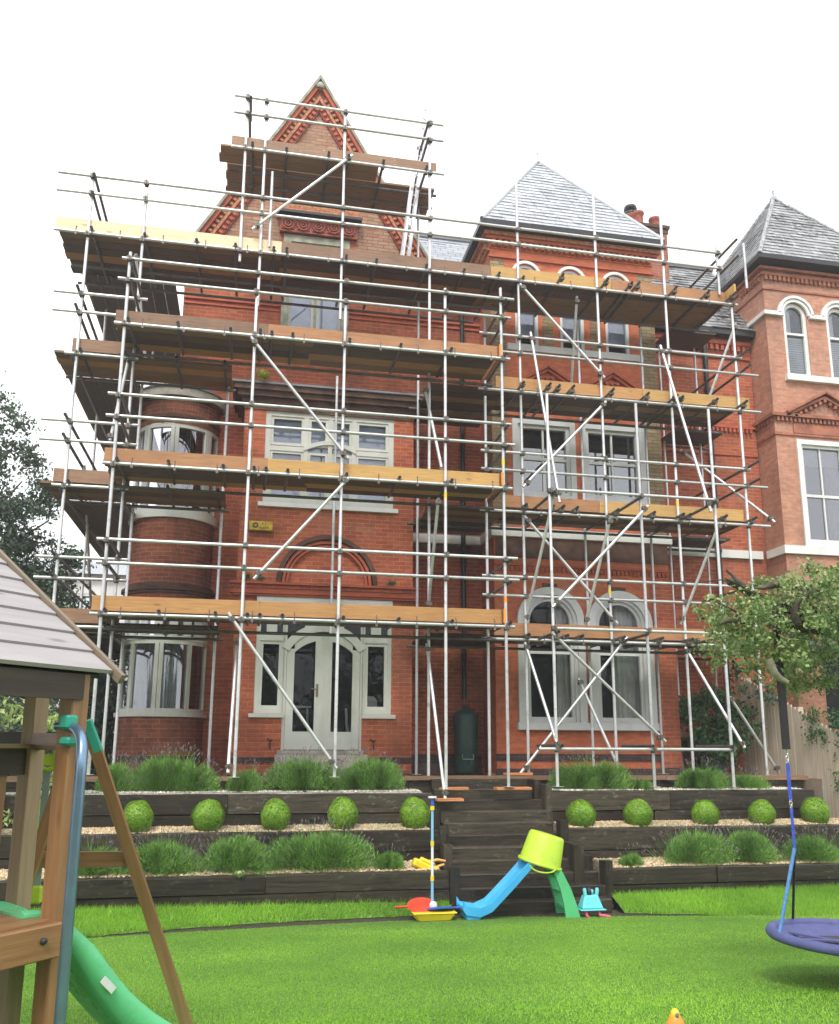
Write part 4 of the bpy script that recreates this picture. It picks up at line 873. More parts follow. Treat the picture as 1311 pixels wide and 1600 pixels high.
def pyramid_slates(e, z, apex, mat, parent):
    ap3 = Vector(apex)
    for (A, B) in (((e[0], e[2]), (e[1], e[2])), ((e[0], e[3]), (e[0], e[2])), ((e[1], e[2]), (e[1], e[3]))):
        A3, B3 = Vector((*A, z)), Vector((*B, z)); W_ = (B3-A3).length; mid = (ap3-A3).dot((B3-A3).normalized()); foot = A3+(B3-A3).normalized()*mid; up = ap3-foot; L_ = up.length
        part('slates', slates(A3, B3, up, L_, lambda v, m_=mid, W_=W_, L_=L_: (m_*v/L_, W_-(W_-m_)*v/L_), seed=int(W_*100)), mat, parent)
def pyramid(e, z, apex, sm, parent, hipmat):
    q = MB(); q.add([(e[0], e[2], z), (e[1], e[2], z), (e[1], e[3], z), (e[0], e[3], z), apex], [(0, 1, 4), (1, 2, 4), (2, 3, 4), (3, 0, 4)]); r_ = part('roof', q, sm, parent)
    pyramid_slates(e, z, apex, SLT_N if sm is SLATE_N else SLT, r_)
    q = MB()
    for x, y in ((e[0], e[2]), (e[1], e[2]), (e[1], e[3]), (e[0], e[3])): q.tube([(x, y, z+.01), (apex[0], apex[1], apex[2]+.02)], .05, 8)
    q.lathe([(.1, -.06), (.08, .04), (.03, .08), (.015, .2), (.03, .22), (.001, .26)], apex, 10); part('hip_tiles', q, hipmat, r_)
pyramid((e[0]+.02, e[1]-.02, e[2]+.02, e[3]), z+.09, (6.14, 17.0, 15.62), SLATE, H, simple('pale_lead_hip', (.45, .47, .49), .45, bumpk=.1))
# top windows
for i, (a, b, c, d, _) in enumerate(th_):
    cx = (a+b)/2; r_ = (b-a)/2; q = MB(); arch_ring(q, cx, d-r_, r_-.06, r_, RY+.02, RY+.13, zb=c); q.box(a+.06, b-.06, RY+.021, RY+.13, c, c+.06); q.box(a+.06, b-.06, RY+.04, RY+.10, 10.9, 10.95)
    wd = part('window', q, PAINT_G, H); pane(wd, a+.05, b-.05, c+.05, d-.05, RY+.08, GLASS_B, True); part('blind', box(a, b, RY+.16, RY+.17, c+.28, d), SKY_BACK, wd)
    q = MB(); arch_ring(q, cx, d-r_, r_+.01, r_+.07, RY-.04, RY-.004); part('arch_trim', q, PAINT_W, wd)
q = MB(); q.box(4.74, 7.62, RY-.09, RY+.1, 9.82, 9.955); part('sill', q, PAINT_G, H)
# pediments over first floor windows
for cx, zt in ((5.56, 9.53), (6.93, 9.53)):
    q = MB(); hw = .66; zb = 9.12
    for s_ in (-1, 1):
        for off, th2, yy in ((0, .05, .14), (.07, .045, .09)):
            a = Vector((cx+s_*hw, RY-yy/2, zb-off)); b = Vector((cx, RY-yy/2, zt-off)); q.beam(a, b, yy, th2, (0, 0, 1))
    q.box(cx-hw, cx+hw, RY-.10, RY-.004, zb-.16, zb-.10); q.box(cx-hw+.05, cx+hw-.05, RY-.06, RY-.004, zb-.35, zb-.20)
    for k in range(-3, 4):
        for r_ in range(0, 3-abs(k)//2): q.obox((cx+k*.11, RY-.03, zb+.0+r_*.09), (.707, 0, .707), (0, 1, 0), (-.707, 0, .707), .035, .03, .035)
    part('pediment', q, MOULD, H)
q = MB(); q.box(rx0-.03, rx1+.03, RY-.08, RY-.004, 8.86, 8.95); q.box(rx0-.02, rx1+.02, RY-.04, RY-.004, 8.60, 8.64); part('string_course', q, MOULD, H)
# first floor sash windows
for (a, b, c, d) in fh:
    q = frame_rect(MB(), a, b, c, d, RY-.03, RY+.13, .11); frame_rect(q, a+.11, b-.11, c+.11, d-.11, RY+.02, RY+.12, .07)
    wd = part('window', q, PAINT_G, H); A_, B_, C_, D_ = a+.18, b-.18, c+.18, d-.18; mz = 7.62; cx = (a+b)/2
    q = MB(); q.box(A_, B_, RY+.04, RY+.11, mz-.025, mz+.03); q.box(cx-.018, cx+.018, RY+.05, RY+.10, C_, mz-.025); q.box(cx-.018, cx+.018, RY+.051, RY+.101, mz+.03, D_); part('glazing_bars', q, PAINT_W, wd)
    pane(wd, A_, B_, C_, D_, RY+.08)
    q = box(A_-.03, B_+.03, RY+.14, RY+.16, mz+.05, D_-.1); part('blind', q, simple('dark_blind', (.03, .032, .036), .6, bumpk=0) if 'dark_blind' not in MATS else MATS['dark_blind'], wd)  # dark panel imitates the scaffold deck reflected in the upper glass
q = MB(); q.box(4.76, 7.64, RY-.11, RY+.05, 6.66, 6.775); part('sill', q, PAINT_G, H)
# ground floor arched windows
for i, (a, b, c, d, _) in enumerate(gh):
    cx = (a+b)/2; r_ = (b-a)/2; sp = d-r_; q = MB()
    arch_ring(q, cx, sp, r_-.09, r_+.05, RY-.07, RY+.10, zb=c); arch_ring(q, cx, sp, r_-.15, r_-.09, RY-.02, RY+.11, zb=c); arch_ring(q, cx, sp, r_-.21, r_-.15, RY+.03, RY+.12, zb=c)
    q.box(a+.21, b-.21, RY+.031, RY+.12, c, c+.10); wd = part('window', q, PAINT_G, H)
    q = MB(); q.box(a+.20, b-.20, RY+.05, RY+.10, 3.82, 3.87); part('glazing_bars', q, PAINT_W, wd)
    pane(wd, a+.20, b-.20, c+.09, d-.20, RY+.08, GLASS_D, True)
    q = MB(); q.box(cx-.14, cx+.14, RY-.05, RY-.004, d+.055, d+.12); part('keystone', q, MOULD_D, wd)
    if i == 0: curtain(wd, b-.42, b-.16, 2.6, 4.9, RY+.25)
    else: curtain(wd, b-.66, b-.16, 2.6, 4.9, RY+.25)
q = MB(); q.box(4.80, 7.58, RY-.12, RY+.08, 2.42, 2.558); part('sill', q, PAINT_G, H, bevel=.01)
# render-stained pilaster at right corner
q = MB(); q.box(rx1-.36, rx1+.03, RY-.06, RY-.006, 1.75, 5.3); part('pilaster', q, BR_L, H)

# ------------------------------------------------------------------ neighbouring house
NH = thing('neighbouring_house', (12.4, 16, 1.6), 'sandy red brick house on the right with white arched windows and a slate pyramid roof', 'house')
nx0, nx1, NY = 10.68, 14.1, 15.4
aw = [(11.06, 11.98, 10.0, 11.86, 'arch'), (12.06, 12.98, 10.0, 11.86, 'arch'), (13.06, 13.98, 10.0, 11.86, 'arch')]
mb = MB(); wall_y(mb, NY, nx0, nx1, 1.5, 9.5, [(11.14, 13.4, 6.20, 8.52), (11.3, 13.2, 2.5, 5.0)]); wall_y(mb, NY, nx0, nx1, 9.5, 12.5, [(11.10, 11.68, 9.98, 11.70, 'arch'), (12.16, 12.74, 9.98, 11.70, 'arch'), (13.2, 13.78, 9.98, 11.70, 'arch')])
quad_x(mb, nx0, NY, 24, 1.5, 12.5); mb.add([(nx1, NY, 1.5), (nx1, 24, 1.5), (nx1, 24, 12.5), (nx1, NY, 12.5)], [(0, 1, 2, 3)])
part('wall', mb, BR_N, NH)
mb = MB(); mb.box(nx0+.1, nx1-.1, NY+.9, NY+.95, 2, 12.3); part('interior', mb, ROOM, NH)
for i, cx in enumerate((11.39, 12.45, 13.49)):
    q = MB(); arch_ring(q, cx+.0, 11.41, .21, .29, NY+.03, NY+.12, zb=9.98); q.box(cx-.21, cx+.21, NY+.031, NY+.12, 9.98, 10.05); q.box(cx-.21, cx+.21, NY+.03, NY+.11, 10.95, 11.0); wd = part('window', q, PAINT_W, NH)
    pane(wd, cx-.22, cx+.22, 10.0, 11.64, NY+.08, GLASS_B, True)
    q = MB(); arch_ring(q, cx, 11.41, .295, .36, NY-.05, NY-.004); arch_ring(q, cx, 11.41, .37, .43, NY-.08, NY-.004); part('arch_trim', q, PAINT_W, wd)
    q = MB()
    for k in range(16): q.box(cx-.21, cx+.21, NY+.095, NY+.105, 10.07+k*.053, 10.07+k*.053+.042)
    q.box(cx-.21, cx-.05, NY+.106, NY+.11, 10.95, 11.55)
    part('shutter', q, PAINT_W, wd)
q = MB()
for a, b in ((nx0-.07, 11.08), (11.72, 12.12), (12.78, 13.14)): q.box(a, b, NY-.08, NY-.004, 11.34, 11.43)
q.box(nx0-.07, nx0-.004, NY-.003, NY+.6, 11.34, 11.43); part('impost_band', q, PAINT_W, NH)
q = MB(); q.box(11.02, 13.9, NY-.10, NY+.1, 9.84, 9.975); part('sill', q, PAINT_W, NH)
q = MB(); q.box(nx0-.06, nx1, NY-.07, NY-.004, 6.02, 6.19); q.box(nx0-.06, nx0-.004, NY-.003, MY-.08, 6.02, 6.19); part('white_band', q, PAINT_W, NH)
q = frame_rect(MB(), 11.14, 13.4, 6.20, 8.52, NY-.04, NY+.12, .10); frame_rect(q, 11.24, 13.3, 6.3, 8.42, NY+.02, NY+.12, .06); wd = part('window', q, PAINT_W, NH)
q = MB(); q.box(11.3, 13.24, NY+.04, NY+.11, 7.28, 7.34)
for x in (11.72, 12.2, 12.7): q.box(x-.015, x+.015, NY+.05, NY+.10, 6.36, 7.28); q.box(x-.015, x+.015, NY+.05, NY+.10, 7.34, 8.36)
part('glazing_bars', q, PAINT_W, wd); pane(wd, 11.3, 13.24, 6.36, 8.36, NY+.08); curtain(wd, 12.0, 12.5, 6.4, 8.3, NY+.3); q = box(11.25, 13.3, NY+.16, NY+.18, 8.0, 8.38); part('blind', q, CURT, wd)
# mouldings
q = MB(); 
for z, d, h_ in ((9.0, .10, .07), (8.60, .03, .05), (12.30, .05, .05), (12.42, .10, .06), (11.96, .03, .04)):
    q.box(nx0-d, nx1, NY-d, NY-.004, z, z+h_); q.box(nx0-d, nx0-.004, NY-.003, MY+.6, z, z+h_)
dentils(q, nx0, nx1, NY-.02, 8.90, 8.99, .05, .1, .05); dentils(q, nx0, nx1, NY-.02, 12.18, 12.28, .05, .11, .06)
for k in range(8): yy = NY+.05+k*.1; q.box(nx0-.06, nx0, yy, yy+.05, 8.90, 8.99); q.box(nx0-.06, nx0, yy, yy+.05, 12.18, 12.28)
part('moulding', q, MOULD_N, NH); q = MB()
for s_ in (-1, 1):
    for off, yy in ((0, .16), (.10, .10)): q.beam((11.87+s_*.95, NY-yy/2, 9.08-off*.6), (11.87, NY-yy/2, 9.60-off), yy, .05)
for k in range(-6, 7): q.obox((11.87+k*.12, NY-.05, 9.42-abs(k)*.066), (1, 0, 0), (0, 1, 0), (0, 0, 1), .03, .05, .035)
part('pediment', q, MOULD_N, NH)
q = MB(); q.box(11.1, 13.4, NY-.03, NY-.004, 8.66, 8.88); part('terracotta_panel', q, MATS['weathered_red_moulding'], NH)
e = (10.44, 14.2, 15.08, 19.0); z = 12.53
q = MB(); q.box(e[0], e[1], e[2], e[2]+.12, z, z+.11); q.box(e[0], e[0]+.12, e[2]+.12, e[3], z, z+.11); q.box(e[0]+.12, e[1], e[2]+.12, e[3], z, z+.04); part('gutter', q, GUT, NH)
pyramid((e[0]+.02, e[1]-.02, e[2]+.02, e[3]), z+.09, (12.32, 17.04, 15.52), SLATE_N, NH, SLATE_N)
q = MB(); q.add([(9.6, 15.75, 11.15), (10.64, 15.75, 11.15), (10.64, 16.6, 11.75), (10.2, 16.6, 11.75)], [(0, 1, 2, 3)]); part('lead_flashing', q, LEAD, NH)
# ------------------------------------------------------------------ scaffold
S = thing('scaffold', (2.5, 13.4, 1.5), 'galvanised tube scaffold with timber boards wrapped around the brick house up to the gable', 'scaffold')
PARTS = {}
def sp_(name, mb, mat, grain=None, bev=0): PARTS.setdefault(name, []).append((mb, mat, grain, bev))
r_t = .0255
def std(x, y, z0, z1):
    q = MB().tube([(x, y, z0), (x, y, z1)], r_t, 12)
    sp_('standard', q, GALV)
    q = MB().box(x-.075, x+.075, y-.075, y+.075, z0-.006, z0); 
    if z0 < 2: sp_('base_plate', q, COUP_L)
def lx(name, x0, x1, y, z, dz=0): sp_(name, MB().tube([(x0, y, z), (x1, y, z+dz)], r_t, 12), [GALV_D, TEND] if name == 'inner_ledger' else [GALV, TEND])  # black end caps paint the shade inside the hollow tubes
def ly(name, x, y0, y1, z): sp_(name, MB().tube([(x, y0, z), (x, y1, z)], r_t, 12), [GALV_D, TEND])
def br(a, b): sp_('brace', MB().tube([a, b], r_t, 12), GALV)
cpl = MB(); cpl.box(-.042, .042, -.045, .012, -.032, .032); cpl.tube([(-.055, -.03, 0), (.055, -.03, 0)], .012, 6); cpl.tube([(0, -.05, -.04), (0, -.05, .04)], .011, 6); cpl.box(-.03, .03, -.01, .05, -.045, -.02)
COUPS = []
def coup(x, y, z): COUPS.append((x+random.uniform(-.006, .006), y, z+random.uniform(-.02, .02)))
A_, B_, C_ = 12.9, 13.8, 14.72
def rowx(name, x0, x1, y, z, stds, cy=None):
    lx(name, x0, x1, y, z)
    for s in stds:
        if x0 < s < x1: coup(s, (cy if cy is not None else y), z)
fy = .05   # horizontals sit in front of (or behind) the standards
A_st = [(-2.12, 1.72, 9.72), (-.14, 1.68, 9.15), (1.29, 1.68, 9.3), (2.96, 1.50, 9.68), (3.93, 1.53, 9.80)]
for x, z0, z1 in A_st: std(x, A_, z0, z1)
B_st = [(-2.97, 1.66, 11.72), (-2.09, 1.66, 11.4), (-.47, 10.3, 13.75), (-.13, 9.5, 13.75), (1.29, 9.4, 13.7), (2.88, 1.66, 13.75), (3.89, 1.66, 8.2), (4.55, 1.66, 12.9), (6.09, 1.66, 12.75), (7.47, 1.66, 12.65), (8.85, 1.66, 10.55)]
for x, z0, z1 in B_st: std(x, B_, z0, z1)
std(8.62, B_, 10.7, 11.75); std(9.05, B_-.25, 10.75, 11.7); std(.02, B_-.03, 10.62, 12.1)
for x, z0, z1 in ((-2.05, 1.66, 8.3), (-.58, 1.66, 8.4), (1.35, 4.0, 8.75), (2.86, 1.66, 10.4), (4.20, 1.66, 10.4), (6.12, 1.66, 10.4), (7.46, 1.66, 10.4)): std(x, C_ if x < 3 else 14.88, z0, z1)
for x, z0, z1 in ((8.28, 1.66, 10.6), (9.10, 1.66, 10.6)): std(x, 15.7, z0, z1)
Asx = [s[0] for s in A_st]; Bsx = [s[0] for s in B_st]; Rsx = [4.55, 6.09, 7.47, 8.85]
for z, zz in ((3.96, 4.0), (6.22, 6.2), (8.48, 8.45)):
    rowx('ledger', -2.27, 4.06, A_-fy, z, Asx, A_-.03)
    for dz in (1.10, .75): rowx('guard_rail', -2.27+random.uniform(-.03, .05), 4.12+random.uniform(-.08, .05), A_-fy, z+dz, Asx, A_-.03)
    for dz in (1.10, .75): ly('end_rail', 3.99, A_-.12, 13.95, z+dz-.05); ly('end_rail', -2.06, A_-.12, 13.95, z+dz-.05)
    lx('inner_ledger', -2.3, 4.0, A_+.82, z-.10)
for z, x1 in ((3.88, 9.05), (6.10, 9.26), (8.32, 9.26)):
    rowx('ledger', -3.15, -2.0, B_-fy, z, Bsx[:2], B_-.03)
    rowx('ledger', 3.75, x1 if z > 4 else 8.15, B_-fy, z, Bsx[6:], B_-.03)
    for dz in (1.07, .74):
        rowx('guard_rail', -3.4 if z > 5 else -3.28, -1.93, B_-fy, z+dz, Bsx[:2], B_-.03)
        rowx('guard_rail', 3.78, (8.95 if dz > 1 else 9.27) if z > 4 else 8.4, B_-fy, z+dz, Bsx[6:], B_-.03)
        ly('end_rail', 8.92, 13.45, 15.9, z+dz+.05); ly('end_rail', -3.02, 13.6, 19.2, z+dz+.05)
    lx('inner_ledger', -3.3, -.45, C_-.05, z-.03); lx('inner_ledger', 2.7, 9.0, 14.83, z-.03); lx('inner_ledger', 8.1, 9.35, 15.75, z-.03)
    ly('side_ledger', -3.02, 13.7, 19.4, z-.08); ly('side_ledger', -2.15, 13.7, 19.4, z-.08)
# side return standards
for x, y in ((-3.08, 16.5), (-3.08, 19.0), (-2.15, 16.6), (-2.15, 19.0)): std(x, y, 1.6, 11.4)
# top lift
rowx('ledger', -3.5, 8.95, B_-fy, 10.50, Bsx, B_-.03)
for z in (11.57, 11.24): rowx('guard_rail', -3.52, 8.7, B_-fy, z, [x for x in Bsx if x not in (-.47, 3.89, 8.85)]+[8.62], B_-.03)
for z in (11.55, 11.2): ly('end_rail', -2.93, 13.65, 16.2, z); ly('end_rail', 8.75, 13.3, 15.6, z+.05)
for y in (14.75, 15.35): lx('inner_ledger', -3.4, 8.9 if y < 15 else 4.1, y, 10.44)
# tower
rowx('ledger', -.72, 3.14, B_-fy, 12.50, [-.47, -.13, 1.29, 2.88], B_-.03)
for z in (13.54, 13.20): rowx('guard_rail', -.70, 3.13, B_-fy, z, [-.13, 1.29, 2.88, -.47], B_-.03)
for z in (13.5, 13.16): ly('end_rail', 2.83, 13.68, 15.2, z); ly('end_rail', -.42, 13.68, 14.3, z)
for y in (14.35, 14.75, 15.1): lx('inner_ledger', -.75, 3.12, y, 12.46)
std(-.5, 15.0, 10.7, 12.6); std(2.9, 15.0, 10.7, 12.9)
# forward buttress bays on the right
for x, z0, z1 in ((4.71, 1.53, 7.93), (6.31, 1.52, 7.90), (7.67, 1.51, 7.91), (7.69, 1.51, 3.7)):
    if z1 > 5: std(x, A_, z0, z1)
for z, xa, xb in ((6.25, 4.82, 7.66), (3.96, 4.75, 7.75), (2.09, 4.4, 7.7)): rowx('ledger', xa, xb, A_-fy, z, [4.71, 6.31, 7.67], A_-.03); coup(4.71, A_-.03, z); coup(7.67, A_-.03, z)
for x in (4.76, 6.26, 7.62):
    for z in (6.19, 3.90, 2.14): ly('tie_tube', x, A_-.12, 13.92, z)
# transoms, ends poking through at the front
def trans(xs, y0, y1, z):
    for x in xs: ly('transom', x, y0+random.uniform(-.03, .03), y1, z); coup(x, y0+.12, z-.03)
for z in (3.96, 6.22, 8.48): trans([-2.06, -1.32, -.52, -.06, .12, .45, 1.36, 2.2, 3.04, 3.97], A_-.13, 13.9, z+.055)
for z in (3.88, 6.10, 8.32):
    trans([4.50, 4.98, 5.16, 5.42, 6.16, 6.85, 7.4, 7.53, 8.2, 8.78], B_-.36, 14.98, z+.055); trans([-2.9, -2.2, -1.4, -.62], B_-.14, 14.95, z+.055)
trans([-2.9, -2.05, -1.2, -.55, .1, .32, 1.36, 1.9, 2.8, 3.5, 4.15, 4.62], B_-.14, 15.45, 10.555); trans([5.3, 6.16, 6.65, 6.78, 7.53, 8.2, 8.72], B_-.36, 15.05, 10.555)
trans([-.35, .25, 1.0, 1.36, 2.0, 2.8], B_-.14, 15.2, 12.555)
# braces
for a, b in (((-.20, A_-.08, 8.43), (1.38, A_-.08, 6.53)), ((1.40, A_-.08, 6.22), (0.01, A_-.08, 4.55)), ((-.34, A_-.08, 4.03), (1.31, A_-.08, 1.80)),
             ((4.55, B_-.08, 10.42), (6.13, B_-.08, 8.72)), ((6.14, B_-.08, 8.26), (4.53, B_-.08, 6.54)), ((4.54, B_-.08, 6.02), (6.17, B_-.08, 4.20)),
             ((1.43, B_-.08, 12.62), (-.28, B_-.08, 10.9)), ((6.40, A_-.08, 6.06), (4.68, A_-.08, 4.29)), ((4.66, A_-.08, 3.88), (6.49, A_-.08, 2.21)),
             ((6.34, B_-.08, 3.97), (4.38, B_-.08, 1.70)), ((4.73, B_-.1, 9.46), (4.86, A_-.06, 6.03)), ((7.26, B_-.1, 9.46), (7.56, A_-.06, 6.03)),
             ((4.50, B_-.1, 3.82), (4.72, A_-.06, 2.10)), ((7.40, B_-.1, 3.82), (7.87, A_-.06, 2.12)), ((2.83, B_-.08, 3.76), (2.93, A_-.08, 1.34)),
             ((2.86, A_+.07, 6.02), (2.87, B_, 4.36)), ((2.80, B_, 8.26), (2.93, A_+.06, 6.44)), ((-.20, B_-.1, 3.78), (-.23, A_-.06, 1.74)),
             ((4.84, A_+.06, 6.3), (4.56, B_+.06, 4.18)), ((5.86, 13.1, 5.93), (5.64, B_+.06, 4.18)), ((7.86, 13.1, 5.93), (7.43, B_+.06, 4.25)),
             ((5.66, 14.3, 3.3), (6.20, 13.9, 1.70)), ((8.3, 13.9, 3.0), (9.14, 13.9, 1.70)), ((8.98, B_+.1, 10.2), (8.5, 14.6, 8.4)), ((8.2, 14.9, 7.9), (9.4, B_, 6.2)), ((5.72, B_+.08, 10.4), (5.9, 14.9, 8.5)),
             ((-2.15, B_-.03, 8.4), (-2.35, B_, 6.9)), ((-2.2, B_+.1, 10.3), (-2.0, 14.9, 8.5)), ((-3.0, 14.2, 3.8), (-2.2, 14.2, 1.8)), ((-2.98, 15.2, 6.9), (-2.98, 17.4, 4.1))):
    br(a, b); d = (Vector(b)-Vector(a)); coup(*(Vector(a)+d*.04)); coup(*(Vector(b)-d*.05))
for x, y, z, m_ in ((3.93, A_, 4.35, P_ORG), (3.93, A_, 6.62, P_YEL), (1.29, A_, 5.0, P_YEL), (6.09, B_, 4.72, P_YEL), (2.96, A_, 6.0, P_YEL), (-.14, A_, 8.3, P_ORG), (7.47, B_, 6.4, P_YEL)):
    sp_('marker_band', MB().tube([(x, y, z), (x, y, z+.10)], r_t+.0015, 12), m_)
# toe boards
def toe(x0, x1, y, z, mat, h=.222): sp_('toe_board', MB().box(x0, x1-.006, y, y+.038, z, z+h, jit=.004), mat, (1, 0, 0), .003)
for z, c1, xs_, c2 in ((4.015, BD_ORG, .12, BD_ORG), (6.262, BD_RED, .14, BD_YEL), (8.52, BD_BRN, .06, BD_RED)):
    toe(-2.27, xs_, A_+.035, z, c1); toe(xs_, 3.88, A_+.035, z, c2)
    sp_('toe_board', MB().box(3.89, 3.928, A_-.02, A_+.95, z+.01, z+.232), BD_RED, (0, 1, 0)); sp_('board_end', MB().box(3.888, 3.93, A_-.026, A_-.0205, z+.01, z+.232), ENDG)
for z, xa, c1 in ((3.95, -3.0, BD_BRN), (6.175, -3.16, BD_BRN), (8.41, -3.06, BD_BRN)): toe(xa, -2.0, B_+.03, z, c1)
toe(-3.5, .24, B_+.03, 10.575, BD_PINE); toe(.24, 4.04, B_+.03, 10.575, BD_BRN); toe(4.04, 6.40, B_+.03, 10.575, BD_YEL); toe(6.40, 8.76, B_+.03, 10.575, BD_RED)
sp_('toe_board', MB().box(8.78, 8.818, B_-.25, B_+.9, 10.6, 10.82), BD_YEL, (0, 1, 0))
for z, segs in ((3.95, ((4.0, 8.2, BD_RED),)), (6.19, ((4.2, 5.98, BD_RED), (5.98, 8.8, BD_YEL))), (8.40, ((4.1, 6.92, BD_ORG), (6.92, 9.1, BD_YEL)))):
    for a, b, c in segs: toe(a, b, B_+.03, z, c)
toe(-.72, 3.02, B_+.03, 12.58, BD_BRN, .2)
# deck boards
def deck(x0, x1, y0, n, z, mats, seg=3.0):
    k = max(1, round((x1-x0)/seg))
    for r_ in range(n):
        for i in range(k):
            a = x0+(x1-x0)*i/k; b = x0+(x1-x0)*(i+1)/k; y = y0+r_*.232
            mt_ = mats[r_ % len(mats)] if i % 2 == 0 else mats[(r_+1) % len(mats)]
            sp_('deck_board', MB().box(a+random.uniform(-.06, 0), b-.01, y, y+.222, z, z+.038, jit=.003), mt_, (1, 0, 0))
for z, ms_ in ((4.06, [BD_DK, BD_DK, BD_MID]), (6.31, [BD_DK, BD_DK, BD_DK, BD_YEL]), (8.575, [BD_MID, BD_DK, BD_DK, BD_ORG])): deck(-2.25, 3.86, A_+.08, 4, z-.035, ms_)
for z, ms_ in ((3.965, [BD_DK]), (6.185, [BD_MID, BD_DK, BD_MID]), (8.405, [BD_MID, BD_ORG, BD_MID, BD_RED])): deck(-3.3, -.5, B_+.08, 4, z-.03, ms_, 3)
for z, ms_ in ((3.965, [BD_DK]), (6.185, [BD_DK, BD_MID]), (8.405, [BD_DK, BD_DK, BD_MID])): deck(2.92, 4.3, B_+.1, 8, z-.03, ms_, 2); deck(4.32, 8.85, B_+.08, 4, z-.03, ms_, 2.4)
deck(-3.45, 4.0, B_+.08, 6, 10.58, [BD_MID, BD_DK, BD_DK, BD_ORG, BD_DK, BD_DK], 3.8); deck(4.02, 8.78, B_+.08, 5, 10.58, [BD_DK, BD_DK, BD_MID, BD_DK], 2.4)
deck(-.9, 1.95, B_+.08, 2, 12.585, [BD_YEL, BD_YEL], 3); deck(-.8, 3.1, B_+.56, 4, 12.585, [BD_DK], 4); 
for z in (3.965, 6.185, 8.405, 10.58):
    q = MB(); 
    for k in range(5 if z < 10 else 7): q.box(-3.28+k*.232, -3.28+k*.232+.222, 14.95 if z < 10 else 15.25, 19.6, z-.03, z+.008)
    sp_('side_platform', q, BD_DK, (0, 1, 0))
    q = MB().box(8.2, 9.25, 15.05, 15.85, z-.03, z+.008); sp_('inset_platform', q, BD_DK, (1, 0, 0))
    sp_('side_toe_board', MB().box(-3.33, -3.292, 14.9, 19.6, z, z+.22), BD_BRN, (0, 1, 0))
# toe-board clips along the ledgers
clipm = MB().tube([(0, -.02, -.09), (0, -.02, .07), (0, .03, .09)], .009, 6); clipm.box(-.02, .02, -.03, 0, -.08, -.03)
so = world_origin(S)
for nm, lst in PARTS.items():
    for i, (q, mt_, gr_, bv) in enumerate(lst[:100]): part(nm, q, mt_, S, grain=gr_, bevel=bv)
    if len(lst) > 100:
        q = MB()
        for o_ in lst[100:]: q._m(o_[0])
        part(nm+'_rest', q, lst[100][1], S, grain=lst[100][2])['kind'] = 'stuff'
cm = cpl.mesh('coupler', COUP)
COUPS.sort(key=lambda c: c[1])
for c in COUPS[:100]:
    o = OBJ('coupler', cm, S); o.location = Vector(c)-so
q = MB()
for c in COUPS[100:]: q.add([(x+c[0], y+c[1], z+c[2]) for x, y, z in cpl.v], cpl.f)
for (z, y, xs_) in [(z, A_-.05, np.arange(-1.9, 3.9, .62)) for z in (3.96, 6.22, 8.48)]+[(z, B_-.05, np.arange(4.8, 8.8, .7)) for z in (3.88, 6.1, 8.32, 10.5)]+[(10.5, B_-.05, np.arange(-3.2, 4.4, .7))]:
    for x in xs_: q.add([(a+x+.05, b+y, c+z+.02) for a, b, c in clipm.v], clipm.f)
part('coupler_rest', q, COUP, S)['kind'] = 'stuff'

# ladder up past the tower
LD = thing('ladder', (2.45, 13.95, 10.6), 'silver aluminium ladder rising past the right end of the tower platform', 'ladder')
a0, a1 = Vector((2.43, 13.95, 10.62)), Vector((2.98, 14.6, 14.75)); d = (a1-a0); side = Vector((.25, .32, 0)).normalized()*.0
sdv = Vector((.8, .6, 0)).normalized(); sdv = (sdv-d.normalized()*sdv.dot(d.normalized())).normalized()*.17
for s_ in (-1, 1): part('stile', MB().beam(a0+sdv*s_*.45, a1+sdv*s_*.45, .035, .085), ALU, LD)
for k in range(1, 17):
    p = a0+d*(k/17); part('rung', MB().tube([p-sdv*.45, p+sdv*.45], .014, 8), ALU, LD)

# ------------------------------------------------------------------ water butt
WB = thing('water_butt', (3.98, 15.72, 1.6), 'tall dark green water butt under the drainpipe between the two bays', 'water butt')
part('barrel', MB().lathe([(.19, 0), (.20, .04), (.215, .5), (.225, .95), (.22, 1.0)], (3.98, 15.72, 1.66), 28), P_DGRN, WB)
part('lid', MB().lathe([(.245, 0), (.245, .04), (.20, .08), (.08, .14), (.06, .2)], (3.98, 15.72, 2.66), 28), P_DGRN, WB)
part('tap', MB().tube([(3.98, 15.5, 1.84), (3.98, 15.42, 1.84), (3.98, 15.42, 1.78)], .015, 8), P_DK, WB)
q = MB().tube([(3.86, 15.49, 1.98), (3.86, 15.46, 1.9), (4.06, 15.46, 1.9), (4.06, 15.49, 1.98)], .01, 6); part('bracket', q, STRAP, WB)

# ------------------------------------------------------------------ fence, right side
FN = thing('garden_fence', (9.85, 14.5, 1.0), 'pale weathered close-board fence stepping down the right side of the terraces', 'fence')
def ftop(y): return float(np.interp(y, [12.0, 12.7, 13.39, 14.51, 16.0], [1.9, 2.2, 2.49, 2.97, 3.56]))
def fbot(y): return float(np.interp(y, [11.5, 12.5, 13.5, 13.6, 17], [.4, .5, .98, 1.5, 1.55]))
q = MB(); y = 12.6
while y < 15.98:
    q.box(9.80+random.uniform(-.004, .004), 9.825, y, y+.092, fbot(y), ftop(y)+random.uniform(-.01, .01)); y += .104
part('boards', q, FENCE, FN, grain=(0, 0, 1))
q = MB()
for y in (12.7, 14.2, 15.8): q.box(9.831, 9.93, y, y+.1, 0, ftop(y)+.02)
q.box(9.826, 9.83, 12.6, 15.98, 1.65, 1.75); part('posts_and_rails', q, FENCE, FN, grain=(0, 0, 1))

# ------------------------------------------------------------------ plants
def sph_pts(n, r, g, thick=.25):
    d = unit(g.normal(size=(n, 3))); return d*r*(1-thick*g.uniform(0, 1, (n, 1))**1.6), d
g = np.random.default_rng(40)
